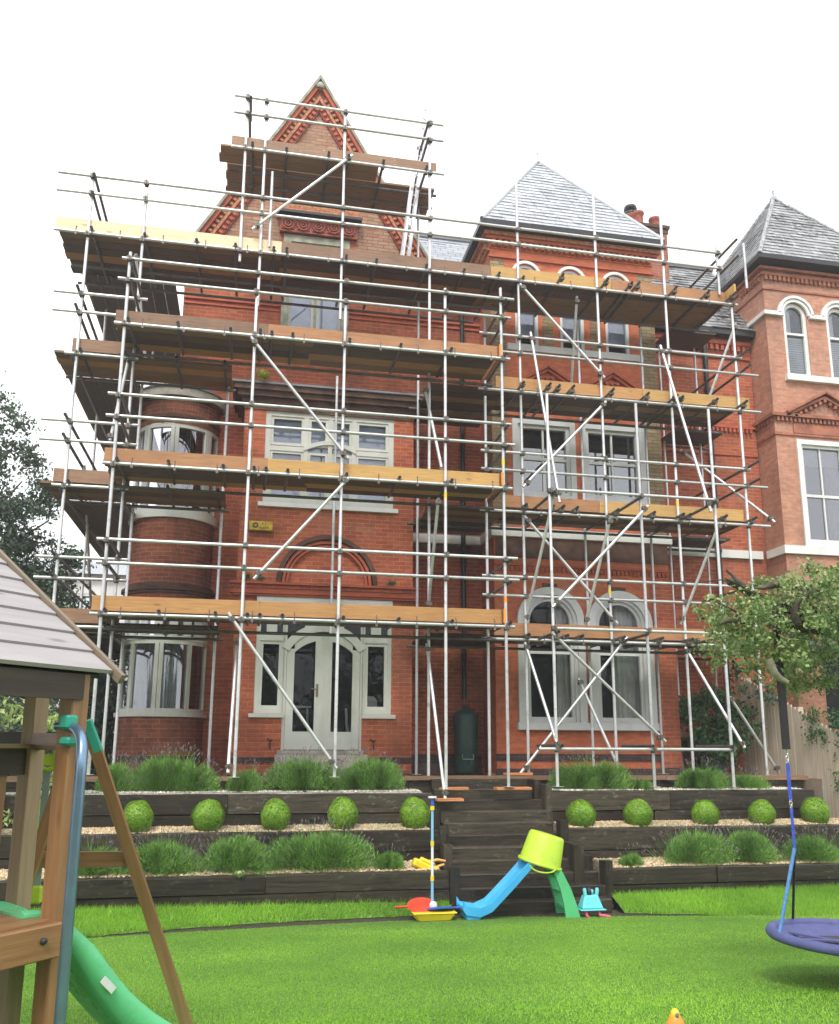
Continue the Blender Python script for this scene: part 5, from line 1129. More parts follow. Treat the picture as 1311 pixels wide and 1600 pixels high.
# clipped box balls
def box_ball_mesh(seed, rr_=.218):
    g = np.random.default_rng(seed); n = 8000; d = unit(g.normal(size=(n, 3)))
    wob = 1+.035*np.sin(d[:, :1]*5+seed)+.02*np.sin(d[:, 1:2]*7+seed*2)+.015*np.sin(d[:, 2:]*9)
    C = d*rr_*wob*(1-.16*g.uniform(0, 1, (n, 1))**1.4)*[1, 1, .97]; C[:, 2] += rr_*.92
    core = d[:600]; V = leaves(C, .023, nrm=d, aspect=.62, spread=.8, seed=seed)
    return fast_mesh('box_ball', V, 4, LF_BOX)
bm_ = [box_ball_mesh(s) for s in (1, 2, 3)]
balls = [(-2.62, .93, 'clipped box ball half hidden behind the playhouse ladder post'), (-1.39, .94, 'leftmost fully visible clipped box ball, nearest the playhouse'), (-.46, .94, 'second clipped box ball from the playhouse, left of the steps'),
         (.45, .94, 'clipped box ball in the middle of the row left of the steps'), (1.39, .94, 'clipped box ball next but one to the swingball pole'), (2.42, .94, 'clipped box ball partly behind the swingball pole, beside the steps'),
         (4.95, .92, 'clipped box ball just right of the steps, above the green bucket'), (5.86, .92, 'second clipped box ball right of the steps'), (6.96, .92, 'clipped box ball in the middle of the row right of the steps'),
         (7.92, .92, 'clipped box ball just left of the blue swing rope'), (8.85, .92, 'rightmost clipped box ball, in front of the pale fence')]
for i, (x, z, lab) in enumerate(balls):
    o = OBJ('box_ball', bm_[i % 3], None, (x, 12.58, z)); o.rotation_euler = (0, 0, i*1.3); s_ = random.uniform(.95, 1.04); o.scale = (s_, s_, s_*random.uniform(1.06, 1.14) if i < 6 else s_*1.03)
    tag(o, lab, 'box ball', 'clipped box balls along the terrace')
# lavender
def lavender(name, x, y, z, rx, rz, label, n=5200, fl=1.0, seed=1, ry=None, cat='lavender bush'):
    ry = ry or min(.34, rx); g = np.random.default_rng(seed)
    t = thing(name, (x, y, z), label, cat, 'lavender bushes on the terraces')
    k = n; az_ = g.uniform(0, 2*np.pi, k); el_ = np.arccos(g.uniform(.05, 1, k))
    d = np.stack([np.sin(el_)*np.cos(az_), np.sin(el_)*np.sin(az_), np.cos(el_)], 1)
    m_ = 3+int(rx*8); sc_ = np.stack([g.uniform(-.55, .55, m_)*rx, g.uniform(-.45, .45, m_)*ry, g.uniform(-.12, .16, m_)*rz], 1); which = g.integers(0, m_, k); sr_ = g.uniform(.55, .72, m_)[which][:, None]
    rad = g.uniform(.35, 1.0, (k, 1))**.6
    C = sc_[which]+d*rad*sr_*[rx, ry, rz*1.25]; C[:, 2] = np.abs(C[:, 2])
    dirs = unit(C*[1/rx, 1/ry, .8/rz])*.75+[0, 0, .45]+g.normal(size=(k, 3))*.42
    V = blades(C-unit(dirs)*.04, .075, .0095, 0, seed, dirs=dirs-np.array([0, 0, 1.0]))
    o = OBJ('foliage', fast_mesh('foliage', V, 3, LF_LAV), t)
    k2 = int(n*.012*fl)
    if k2:
        az_ = g.uniform(0, 2*np.pi, k2); el_ = np.arccos(g.uniform(.1, 1, k2)); d = np.stack([np.sin(el_)*np.cos(az_), np.sin(el_)*np.sin(az_), np.cos(el_)], 1)
        dr_ = unit(d*[.8, .8, .7]+[0, 0, .5]+g.normal(size=(k2, 3))*.15); ln = g.uniform(.12, .24, (k2, 1)); C = d*[rx*.85, ry*.85, rz*.85]
        st = blades(C, 1, .0035, 0, seed+1, dirs=dr_-np.array([0, 0, 1.0])) if False else None
        tip = C+dr_*ln; side = unit(np.cross(dr_, g.normal(size=(k2, 3))))
        stem = np.stack([C-side*.0018, C+side*.0018, tip], 1).reshape(-1, 3)
        OBJ('flower_stems', fast_mesh('flower_stems', stem, 3, LF_LAV), t)
        hd = np.stack([tip-dr_*.03, tip+side*.006, tip+dr_*.03, tip-side*.006], 1).reshape(-1, 3)
        OBJ('flower_heads', fast_mesh('flower_heads', hd, 4, LF_LAVF), t)['kind'] = 'stuff'
    return t
lv = [(-1.78, 13.3, 1.40, .30, .42, 'small lavender bush on the top terrace below the turret, left end'), (-1.02, 13.28, 1.40, .60, .56, 'large lavender mound on the top terrace in front of the curved turret window'), (.02, 13.25, 1.40, .28, .32, 'small round lavender bush between two large ones on the top terrace'),
      (.92, 13.28, 1.40, .52, .48, 'wide lavender mound in front of the left half of the french doors'), (1.83, 13.28, 1.40, .50, .50, 'wide lavender mound in front of the right side of the french doors'),
      (5.35, 13.3, 1.40, .55, .50, 'large lavender mound on the top terrace under the arched windows'), (6.15, 13.2, 1.40, .2, .18, 'tiny lavender tuft beside a scaffold leg on the top terrace'), (7.35, 13.3, 1.40, .42, .36, 'low hazy lavender bush on the top terrace below the dark shrub'), (8.15, 13.3, 1.40, .35, .22, 'sparse low lavender at the right end of the top terrace'),
      (-1.85, 11.95, .46, .34, .36, 'lavender on the lower terrace behind the leaning playhouse leg'), (-.98, 11.95, .46, .48, .42, 'lavender mound on the lower terrace, left of the middle'), (-.10, 11.95, .46, .42, .46, 'pointed lavender mound on the lower terrace beside the widest one'),
      (1.0, 11.95, .46, .68, .52, 'widest lavender mound on the lower terrace left of the steps'), (1.93, 11.9, .46, .17, .22, 'tiny lavender tuft beside the yellow toys'),
      (6.35, 11.95, .40, .60, .48, 'lavender mound on the lower terrace right of the steps'), (7.22, 11.95, .40, .48, .50, 'lavender mound on the lower terrace behind the swing rope'), (8.35, 11.95, .40, .50, .40, 'lavender on the lower terrace at the right edge of the view'), (5.42, 11.9, .40, .2, .18, 'tiny green tuft on bare gravel right of the steps')]
for i, (x, y, z, rx, rz, lab) in enumerate(lv):
    lavender('lavender_bush', x, y, z+.06, rx*1.12, rz*1.02, lab, n=int(3000+60000*rx*rz), seed=50+i, fl=.5 if rx < .25 else 1.3)

def blob_leaves(blobs, dens, size, mat, seed, droop=.2, name='foliage', shell=.5, aspect=.5):
    g = np.random.default_rng(seed); Cs = []; Ns = []
    for (x, y, z, r, *rest) in blobs:
        sz = rest[0] if rest else .8; n = int(dens*r*r); d = unit(g.normal(size=(n, 3)))
        rad = (1-shell*g.uniform(0, 1, (n, 1))**1.3)*(1+.25*np.sin(d[:, :1]*4+x*3)*np.cos(d[:, 1:2]*5+z*2))
        Cs.append(np.array([[x, y, z]])+d*rad*r*[1, 1, sz]); Ns.append(d)
    C = np.concatenate(Cs); Nn = np.concatenate(Ns)
    return fast_mesh(name, leaves(C, size, droop, Nn, aspect, 1.1, seed), 4, mat)
def limb(mb, pts, r0_, r1_, n=8):
    pts = [Vector(p) for p in pts]; out = []
    for i in range(len(pts)-1):
        for k in range(4): f = k/4; out.append(pts[i].lerp(pts[i+1], f)+Vector([random.uniform(-.02, .02)*r0_*8 for _ in range(3)]))
    out.append(pts[-1]); k = len(out); mb.tube(out, [r0_+(r1_-r0_)*i/(k-1) for i in range(k)], n); return mb

# left tree beyond the side of the house
T = thing('dark_tree', (-8.2, 19.5, 0), 'tall dark green tree at the left edge, behind the playhouse roof', 'tree')
q = MB(); limb(q, [(-8.2, 19.5, 0), (-8.0, 19.4, 2.5), (-7.6, 19.3, 5)], .28, .18)
for tip in ((-5.2, 19.2, 8.6), (-6.2, 19, 9.6), (-4.4, 19.3, 6.9), (-4.2, 19.5, 5.6), (-7.6, 19.3, 10.5), (-4.9, 18.8, 7.6)): limb(q, [(-7.6, 19.3, 4.6), (-7+(tip[0]+7)*.4, 19.2, 4.6+(tip[2]-4.6)*.5), tip], .10, .015)
part('trunk', q, BARK, T)
g = np.random.default_rng(77); bl = []
for _ in range(330):
    x = g.uniform(-9.0, -3.8); topz = np.interp(x, [-9.5, -7, -5.9, -5.1, -4.4, -3.7], [12.5, 11.6, 10.4, 9.0, 7.6, 6.0]); z = g.uniform(3.2, topz); bl.append((x, g.uniform(18.4, 20.6), z, g.uniform(.22, .5) if z > topz-2.0 else g.uniform(.45, .8), .6))
me = blob_leaves(bl, 800, .105, LF_DARK, 78, .3, shell=.9); me.transform(Matrix.Translation(-Vector(T.location))); OBJ('crown', me, T)
# far trees behind the left side of the house
T = thing('garden_tree', (-9.5, 27, 0), 'mid green tree seen through the scaffold on the left, in front of the pale house', 'tree')
q = MB(); limb(q, [(-9.5, 27, 0), (-9.2, 27, 3), (-8.6, 27, 6)], .25, .1); part('trunk', q, BARK, T)
bl = [(g.uniform(-12, -4.2), g.uniform(25.5, 28), g.uniform(1.5, 6.6), g.uniform(.6, 1.1), .7) for _ in range(70)]
me = blob_leaves(bl, 420, .15, LF_SHR, 80, .2, shell=.8); me.transform(Matrix.Translation(-Vector(T.location))); OBJ('crown', me, T)
# pale house far behind
PH = thing('pale_house', (-7.5, 34, 0), 'pale rendered house glimpsed through the scaffold and trees on the left', 'house')
q = MB(); wall_y(q, 33, -10.5, -4.2, 0, 8.4, [(-6.6, -5.7, 6.4, 7.6), (-8.6, -7.7, 6.4, 7.6)]); q.add([(-4.2, 33, 0), (-4.2, 38, 0), (-4.2, 38, 8.4), (-4.2, 33, 8.4)], [(0, 1, 2, 3)]); q.add([(-10.5, 33, 0), (-10.5, 38, 0), (-10.5, 38, 8.4), (-10.5, 33, 8.4)], [(3, 2, 1, 0)])
part('wall', q, PAINT_W, PH)
q = MB().add([(-10.8, 32.7, 8.3), (-3.9, 32.7, 8.3), (-3.9, 35.5, 9.3), (-10.8, 35.5, 9.3), (-3.9, 38.3, 8.3), (-10.8, 38.3, 8.3)], [(0, 1, 2, 3), (3, 2, 4, 5)]); part('roof', q, SLATE, PH)
for a in (-6.6, -8.6):
    q = frame_rect(MB(), a, a+.9, 6.4, 7.6, 33.02, 33.12, .08); q.box(a+.42, a+.48, 33.03, 33.1, 6.48, 7.52); wd = part('window', q, PAINT_W, PH); pane(wd, a+.08, a+.82, 6.48, 7.52, 33.08)
# dark boundary wall/hedge between, left of house
T = thing('laurel_shrub', (-3.6, 12.9, .5), 'pale green laurel shrub seen between the playhouse posts', 'shrub')
q = MB()
for k in range(7): limb(q, [(-3.6+.1*k-.3, 12.9, .5), (-3.9+.25*k, 12.8, 1.4), (-4.2+.35*k, 12.7, 2.4)], .02, .008, 6)
part('stems', q, BARK, T)
bl = [(g.uniform(-4.9, -2.35), g.uniform(12.3, 13.2), g.uniform(1.0, 2.75), g.uniform(.18, .32), .8) for _ in range(34)]
me = blob_leaves(bl, 900, .11, LF_LIME, 82, .3, shell=.8, aspect=.45); me.transform(Matrix.Translation(-Vector(T.location))); OBJ('leaves', me, T)
HD = tag(OBJ('side_hedge', blob_leaves([(g.uniform(-3.0, -2.45), g.uniform(17, 18.5), g.uniform(1.2, 3.9), .42, .9) for _ in range(70)]+[(g.uniform(-9, -2.9), g.uniform(15.2, 18.5), g.uniform(.6, 3.7), g.uniform(.5, .8), .8) for _ in range(90)], 420, .12, LF_DARK, 83)), 'dark hedge filling the gap left of the house below the scaffold', 'hedge', kind='stuff')
# shrub in the corner on the right
T = thing('corner_shrub', (8.75, 15.3, 1.6), 'dark green shrub in the shaded corner by the fence, behind the scaffold', 'shrub')
q = MB()
for k in range(8): limb(q, [(8.75, 15.3, 1.6), (8.3+.14*k, 15.2, 2.1), (8.1+.2*k, 15.1, 2.8)], .018, .006, 6)
part('stems', q, BARK, T)
bl = [(g.uniform(8.1, 9.5), g.uniform(14.8, 15.6), g.uniform(1.75, 3.1), g.uniform(.2, .34), .7) for _ in range(44)]
me = blob_leaves(bl, 1500, .10, LF_SHR, 84, .5, shell=.8, aspect=.4); me.transform(Matrix.Translation(-Vector(T.location))); OBJ('leaves', me, T)
T = thing('boundary_tree', (12.3, 14.6, 0), 'dark leafy tree leaning over the fence beside the scaffold', 'tree')
q = MB(); limb(q, [(12.3, 14.6, 0), (12.0, 14.5, 2), (11.2, 14.4, 3.6)], .16, .06); part('trunk', q, BARK, T)
bl = [(g.uniform(9.6, 12.6), g.uniform(13.6, 15.2), g.uniform(3.5, 4.7), g.uniform(.3, .5), .7) for _ in range(26)]+[(g.uniform(9.2, 9.8), g.uniform(14.6, 15.4), g.uniform(3.0, 4.0), g.uniform(.2, .32), .8) for _ in range(10)]
me = blob_leaves(bl, 650, .11, LF_DARK, 85, .4, shell=.8); me.transform(Matrix.Translation(-Vector(T.location))); OBJ('crown', me, T)
# near tree on the right: knotted limbs with hanging leaves, the swing hangs from it
T = thing('overhanging_tree', (6.6, 6.4, .4), 'leafy tree with dark knotted limbs overhanging from the right edge, carrying the swing', 'tree')
q = MB(); limb(q, [(6.6, 6.4, .4), (6.4, 6.3, 2.0), (5.7, 6.0, 3.15)], .16, .11)
for pts, a, b in ((((5.7, 6.0, 3.12), (4.9, 5.88, 3.1), (4.2, 5.86, 3.1), (3.75, 5.85, 3.25), (3.55, 5.85, 3.35)), .055, .03), (((4.6, 5.9, 3.0), (4.1, 5.8, 3.0), (3.72, 5.75, 3.08)), .04, .025), (((5.3, 6, 3.1), (4.9, 5.9, 3.3), (4.4, 5.9, 3.42)), .04, .008),
                  (((4.2, 5.9, 3.1), (3.75, 5.85, 3.25), (3.5, 5.85, 3.36), (3.27, 5.8, 3.32)), .010, .003), (((4.2, 5.9, 3.05), (3.7, 5.8, 3.05), (3.4, 5.8, 3.18)), .02, .006)): limb(q, pts, a, b)
g = np.random.default_rng(90)
for _ in range(16):      # gnarled stubs of the old pollard
    c = Vector((g.uniform(3.55, 4.2), g.uniform(5.6, 5.9), g.uniform(2.98, 3.32))); d_ = Vector((g.uniform(-.3, .1), g.uniform(-.1, .1), g.uniform(-.12, .2)))
    limb(q, [c, c+d_*.6, c+d_+Vector((g.uniform(-.05, .05), 0, g.uniform(-.05, .05)))], g.uniform(.02, .042), .008, 7)
part('limbs', q, BARK, T)
q = MB().tube([(3.69, 5.62, 2.74), (3.70, 5.62, 2.69), (3.725, 5.62, 2.64), (3.765, 5.62, 2.60), (3.82, 5.62, 2.57)], [.026, .030, .027, .024, .020], 9); part('sawn_limb', q, BARK_P, T)
g = np.random.default_rng(91); bl = []
for _ in range(200):
    x = 3.42+2.3*g.uniform(0, 1)**.8; lo = np.interp(x, [3.4, 3.7, 3.95, 4.3, 5.7], [2.98, 2.72, 2.66, 2.55, 2.4]); hi = np.interp(x, [3.4, 3.7, 4.1, 4.5, 5.7], [3.25, 3.33, 3.46, 3.58, 3.7]); z = g.uniform(lo, hi)
    bl.append((x, g.uniform(5.35, 6.4), z, g.uniform(.08, .18), .8))
me = blob_leaves(bl, 7500, .036, LF_OAK, 92, .5, shell=.95, aspect=.6); me.transform(Matrix.Translation(-Vector(T.location))); OBJ('crown', me, T)
# trailing ivy over the fence
single_me = blob_leaves([(9.78, g.uniform(12.5, 13.9), g.uniform(2.1, 2.8), g.uniform(.10, .22), .9) for _ in range(24)]+[(9.77, 13.2+g.uniform(-.1, .1), g.uniform(1.3, 2.1), .08, 1.3) for _ in range(8)], 1600, .06, LF_SHR, 94, .6, shell=.9)
o = OBJ('ivy', single_me); tag(o, 'ivy trailing over the top of the pale fence below the tree', 'ivy')
# tufts growing on ledges
def tuft(loc, r, n, label, mat=LF_MOSS, size=.035):
    me = blob_leaves([(0, 0, r*.6, r, .7)], n/(r*r), size, mat, int(loc[0]*100) & 255, 0, shell=1); o = OBJ('ledge_weed', me, None, loc); tag(o, label, 'weed', 'weeds rooted on the brick ledges')
tuft((.02, 14.72, 8.56), .15, 700, 'bright yellow green weed sprouting on the left end of the bay cornice')
tuft((-.12, 14.86, 4.90), .12, 400, 'mossy weed on the left end of the ledge over the french doors', LF_SHR, .03); tuft((.12, 14.86, 4.90), .10, 300, 'mossy weed where the brick arch meets the ledge on the left', LF_SHR, .03)
tuft((2.42, 14.86, 4.90), .10, 300, 'green weed on the ledge right of the brick arch', LF_SHR, .03); tuft((0.0, 11.56, .50), .07, 120, 'small yellow green weed hanging on the lowest sleeper wall', LF_LIME, .05)
# added hedge mass, unseen behind the camera, to darken the glass reflections
tag(OBJ('far_hedge', blob_leaves([(g.uniform(-26, 30), g.uniform(-17, -14), g.uniform(0, 6.0), g.uniform(1.4, 2.4), 1) for _ in range(150)], 90, .42, LF_DARK, 96)), 'dark hedge at the bottom of the garden', 'hedge', kind='stuff')

# ------------------------------------------------------------------ toys on the lawn
SBx, SBy = 2.38, 11.16; z0 = gz(SBy)
t = thing('swingball_set', (SBx, SBy, z0), 'tall blue and white toy swingball pole in a yellow tub base beside the steps', 'toy')
q = MB()
for (za, zb, wa, wb) in ((0, .10, .20, .265),):
    vv = [(SBx+sx*w_, SBy+sy*w_*.75, z0+z) for z, w_ in ((za+.0, wa), (zb, wb)) for sx, sy in ((-1, -1), (1, -1), (1, 1), (-1, 1))]
    q.add(vv, [(0, 3, 2, 1), (4, 5, 6, 7)]+[(i, (i+1) % 4, 4+(i+1) % 4, 4+i) for i in range(4)])
part('base', q, P_YEL, t, bevel=.02); q = MB().box(SBx-.275, SBx+.275, SBy-.21, SBy+.21, z0+.10, z0+.112); part('rim', q, P_YEL, t, bevel=.006)
for (a, b, m_, r_) in ((.12, .46, P_LB, .018), (.46, .52, P_YEL, .024), (.52, .88, P_WHITE, .017), (.88, .94, P_YEL, .024), (.94, 1.32, P_LB, .017), (1.32, 1.37, P_YEL, .028), (1.37, 1.47, P_NAVY, .022)):
    part('pole_section', MB().tube([(SBx, SBy, z0+a), (SBx-.0, SBy, z0+b)], r_, 12), m_, t)
part('ball', MB().sphere((SBx-.0, SBy-.06, z0+.18), .05, 14), P_WHITE, t); part('top_cap', MB().tube([(SBx, SBy, z0+1.47), (SBx, SBy, z0+1.49)], .055, 14), P_WHITE, t)
def bat(name, cx, cy, cz, ang, mat, label, rx_=.19, tilt=.1):
    q = MB(); n = 20; c, s_ = math.cos(ang), math.sin(ang); vv = []
    for zz in (0, .022):
        for k in range(n): a = 2*math.pi*k/n; px, py = rx_*math.cos(a), .13*math.sin(a); vv.append((cx+px*c-py*s_, cy+px*s_+py*c, cz+zz+tilt*py))
    q.add(vv, [tuple(range(n))[::-1], tuple(range(n, 2*n))]+[(k, (k+1) % n, n+(k+1) % n, n+k) for k in range(n)])
    o = thing(name, (cx, cy, cz), label, 'toy bat'); part('paddle', q, mat, o)
    part('handle', MB().tube([(cx-c*rx_*.95, cy-s_*rx_*.95, cz+.012), (cx-c*(rx_+.16), cy-s_*(rx_+.16), cz+.012)], .014, 8), mat, o)
bat('toy_bat', 2.26, 11.18, z0+.15, .05, P_RED, 'red toy bat lying across the swingball base', tilt=.55); bat('toy_bat', 2.48, 11.12, z0+.125, math.pi+.1, P_NAVY, 'blue toy bat lying flat on the swingball base', .18, .25)
# slide toy with bucket over its top
y_ = 11.14; gz0 = gz(y_)
t = thing('toddler_slide', (3.4, y_, gz0), 'small blue plastic toddler slide with a green ladder leg in front of the steps', 'slide')
prof = [(2.73, .17), (2.77, .11), (2.95, .08), (3.10, .14), (3.40, .42), (3.62, .64), (3.72, .72), (3.86, .72)]
q = MB()
n = len(prof); vv = []
for (x, z) in prof:
    for dy, dz in ((-.19, .07), (-.17, .075), (-.15, 0), (.15, 0), (.17, .075), (.19, .07), (.19, -.035), (-.19, -.035)): vv.append((x, y_+dy, gz0+z+dz))
q.add(vv, [(i*8+k, i*8+(k+1) % 8, (i+1)*8+(k+1) % 8, (i+1)*8+k) for i in range(n-1) for k in range(8)]+[tuple(range(8))[::-1], tuple((n-1)*8+k for k in range(8))]); part('chute', q, P_BLUE, t)
q = MB().box(2.78, 2.96, y_-.17, y_+.17, gz0+.0, gz0+.075); part('chute_foot', q, P_BLUE, t, bevel=.02)
q = MB(); lg = [(3.86, .72), (3.98, .55), (4.07, .35), (4.13, .15), (4.16, 0)]
for s_ in (-1, 1):
    vv = []
    for x, z in lg: wd_ = .045+.05*(1-z/.72); vv += [(x-wd_, y_+s_*.19, gz0+z), (x+wd_, y_+s_*.19, gz0+z), (x+wd_, y_+s_*.15, gz0+z), (x-wd_, y_+s_*.15, gz0+z)]
    q.add(vv, [(i*4+k, i*4+(k+1) % 4, (i+1)*4+(k+1) % 4, (i+1)*4+k) for i in range(4) for k in range(4)]+[(0, 1, 2, 3), (16, 17, 18, 19)])
for x, z in ((4.0, .5), (4.08, .3), (4.12, .12)): q.box(x-.06, x+.05, y_-.15, y_+.15, gz0+z-.015, gz0+z+.015)
part('ladder_leg', q, P_GREEN, t)
ax = Vector((.27, -.05, .95)).normalized(); c0 = Vector((3.80, y_, gz0+.66))
t = thing('bucket', tuple(c0), 'lime green bucket upturned over the top of the blue slide', 'bucket')
part('shell', MB().lathe([(.275, -.02), (.27, .0), (.232, .33), (.215, .36), (.19, .365), (.001, .365)], c0, 32, ax, cap=False), P_LIME, t)
part('rim', MB().lathe([(.262, -.03), (.290, -.03), (.290, .005), (.262, .005), (.262, -.03)], c0, 32, ax, cap=False), P_LIME, t)
part('handle', MB().tube([c0+Vector((math.cos(a)*.17-.05, -.27, -.02-.075*math.sin(a)-.02*math.cos(a))) for a in np.linspace(0, math.pi, 12)], .010, 8), P_LIME, t)
# toy wheelbarrow standing on its handles
wx, wy = 4.42, 11.02; wz = gz(wy)
t = thing('toy_wheelbarrow', (wx, wy, wz), 'turquoise toy wheelbarrow stood on its pink handles, wheel in the air', 'toy wheelbarrow')
q = MB(); vv = [(wx+sx*w_, wy+sy*d_, wz+z) for z, w_, d_ in ((.10, .145, .10), (.265, .09, .06)) for sx, sy in ((-1, -1), (1, -1), (1, 1), (-1, 1))]
q.add(vv, [(0, 3, 2, 1), (4, 5, 6, 7)]+[(i, (i+1) % 4, 4+(i+1) % 4, 4+i) for i in range(4)]); part('tub', q, P_TURQ, t, bevel=.018)
part('rim', box(wx-.17, wx+.17, wy-.12, wy+.12, wz+.088, wz+.10), P_TURQ, t, bevel=.004)
for s_ in (-1, 1):
    part('fork', MB().tube([(wx+s_*.075, wy-.03, wz+.25), (wx+s_*.085, wy-.03, wz+.33), (wx+s_*.085, wy-.03, wz+.35)], [.022, .024, .016], 10), P_TURQ, t)
    part('handle', MB().tube([(wx+s_*.08, wy-.05, wz+.10), (wx+s_*.09, wy-.09, wz+.03), (wx+(.20 if s_ > 0 else -.09), wy-.16, wz+.02)], .018, 10), P_PINK, t)
part('wheel', MB().tube([(wx-.045, wy, wz+.30), (wx+.0, wy, wz+.30)], .055, 18), P_DK, t); part('hub', MB().tube([(wx+.0, wy, wz+.30), (wx+.035, wy, wz+.30)], .03, 12), P_TURQ, t)
# yellow garden toys on the gravel
t = thing('toy_digger', (2.42, 11.86, .47), 'yellow plastic toy digger scoop lying on the gravel next to the steps', 'toy')
q = MB(); q.obox((2.40, 11.86, .55), Vector((.85, 0, -.4)).normalized(), (0, 1, 0), Vector((.4, 0, .85)).normalized(), .15, .08, .055); part('scoop', q, P_YEL, t, bevel=.025)
part('arm', MB().tube([(2.30, 11.84, .54), (2.38, 11.83, .64), (2.50, 11.83, .58)], .035, 10), P_YEL, t); part('axle', MB().tube([(2.46, 11.8, .52), (2.60, 11.8, .52)], .03, 10), P_YEL, t)
t = single('toy_rake', MB().tube([(2.52, 11.9, .60), (2.60, 11.9, .62), (2.72, 11.9, .60)], [.016, .022, .016], 8).tube([(2.50, 11.84, .49), (2.60, 11.8, .55), (2.68, 11.8, .57)], .018, 8), simple('faded_orange_plastic', (.70, .38, .10), .5, bumpk=0), (2.6, 11.85, .5), 'faded orange and yellow toy pieces heaped behind the toy digger', 'toy')
# orange toy near the camera
ox_, oy_ = 2.50, 5.03; oz_ = gz(oy_)
ox_, oy_ = 2.49, 4.98; oz_ = gz(oy_)-.012
t = thing('orange_toy', (ox_, oy_, oz_), 'small orange and yellow rounded toy on the grass at the bottom edge', 'toy')
part('body', MB().lathe([(.03, -.06), (.055, -.02), (.048, .02), (.03, .05)], (ox_, oy_, oz_+.06), 16), P_ORG, t); part('head', MB().sphere((ox_, oy_, oz_+.115), .033, 14, (.8, .8, 1.1)), P_YEL, t); part('knob', MB().sphere((ox_-.002, oy_-.028, oz_+.12), .012, 10, (1, .6, 1.3)), simple('grey_knob', (.2, .18, .2), .5, bumpk=0), t)

# ------------------------------------------------------------------ nest swing
sx, sy, sz = 4.35, 5.86, .775; SR = .56
t = thing('nest_swing', (sx, sy, sz), 'round purple blue nest swing hanging on blue ropes at the right edge', 'swing')
tl_ = .03
P_ = lambda a, r_: Vector((sx+r_*math.cos(a), sy+r_*math.sin(a), sz+tl_*r_*math.cos(a)*-1))
part('padded_rim', MB().tube([P_(2*math.pi*k/48, SR) for k in range(48)], .036, 12, closed=True), FABRIC, t)
q = MB(); n = 40; vv = [P_(2*math.pi*k/n, SR-.02)+Vector((0, 0, .01)) for k in range(n)]+[P_(2*math.pi*k/n, SR*.70)-Vector((0, 0, .06)) for k in range(n)]; q.add(vv, [(k, (k+1) % n, n+(k+1) % n, n+k) for k in range(n)], True); part('fabric_skirt', q, FABRIC, t)
q = MB(); vv = [P_(2*math.pi*k/n, SR*.70)-Vector((0, 0, .06)) for k in range(n)]; q.add(vv, [tuple(range(n))]); part('seat_mesh', q, MESHF, t)
q = MB(); q.beam(P_(2.2, SR*.9)-Vector((0, 0, .03)), P_(5.3, SR*.9)-Vector((0, 0, .05)), .05, .012); q.beam(P_(2.9, SR*.9)-Vector((0, 0, .03)), P_(.2, SR*.9)-Vector((0, 0, .05)), .05, .012); part('webbing', q, FABRIC, t)
def chain(mb, a, b, n=7):
    a, b = Vector(a), Vector(b); d = (b-a)
    for k in range(n):
        c = a+d*((k+.5)/n); dr = d.normalized(); o_ = Vector((1, 0, 0)) if k % 2 else Vector((0, 1, 0)); L2 = d.length/n*.62
        mb.tube([c+dr*L2*math.cos(t_)+o_*.011*math.sin(t_) for t_ in np.linspace(0, 2*math.pi, 9)[:-1]], .0035, 5, closed=True)
for (tx, ty, att1, att2) in ((3.93, 5.86, 3.05, 1.78), (4.70, 5.86, .1, 5.2)):
    K = Vector((tx, ty, 1.40)) if tx < 4.2 else Vector((tx, ty, 1.40))
    part('rope', MB().tube([K, P_(att1, SR+.0)+Vector((0, 0, .03))], .013, 8), ROPE_T, t); part('rope', MB().tube([K, P_(att2, SR)+Vector((0, 0, .03))], .010, 8), MATS['black_foam_sleeve'], t)
    part('rope', MB().tube([K, K+Vector((0, 0, .28))], .011, 8), ROPE_B, t); part('rope', MB().tube([K+Vector((0, 0, .34)), K+Vector((0, 0, .60))], .013, 8), ROPE_B, t)
    q = MB(); chain(q, K+Vector((0, 0, .28)), K+Vector((0, 0, .35)), 3); chain(q, K+Vector((0, 0, .60)), K+Vector((0, 0, .72)), 5); part('chain', q, ALU, t)
    part('foam_sleeve', MB().tube([K+Vector((0, 0, .70)), K+Vector((.0, 0, 1.75))], .030, 10), FOAM, t)
# ------------------------------------------------------------------ playhouse with slide (left foreground)
ua = R(40); U = Vector((math.sin(ua), math.cos(ua), 0)); Vv = Vector((-math.cos(ua), math.sin(ua), 0)); Zz = Vector((0, 0, 1))
Cp = Vector((-.74, 4.0, 0))
PL = thing('playhouse', (-1.4, 3.9, .5), 'wooden play tower with pale clad roof, deck and green slide at the left edge', 'playhouse')
def post(c, hw, z0, z1, mat, u=U, v=Vv, hw2=None, name='post'):
    return part(name, MB().obox(Vector((c.x, c.y, (z0+z1)/2)), u, v, Zz, hw, hw2 or hw, (z1-z0)/2), mat, PL, grain=(0, 0, 1), bevel=.004)
post(Cp, .043, .5, 2.41, PLAYW)
P2 = Vector((-.985, 4.42, 0)); post(P2, .040, .5, 2.46, PLAYG)
P3 = Cp-U*1.25; post(P3, .045, .5, 2.5, PLAYW)
P4 = Cp-U*1.2+Vv*1.2; post(P4, .045, .5, 2.5, PLAYD); P5 = P2+Vv*.9; post(P5, .045, .5, 2.5, PLAYD)
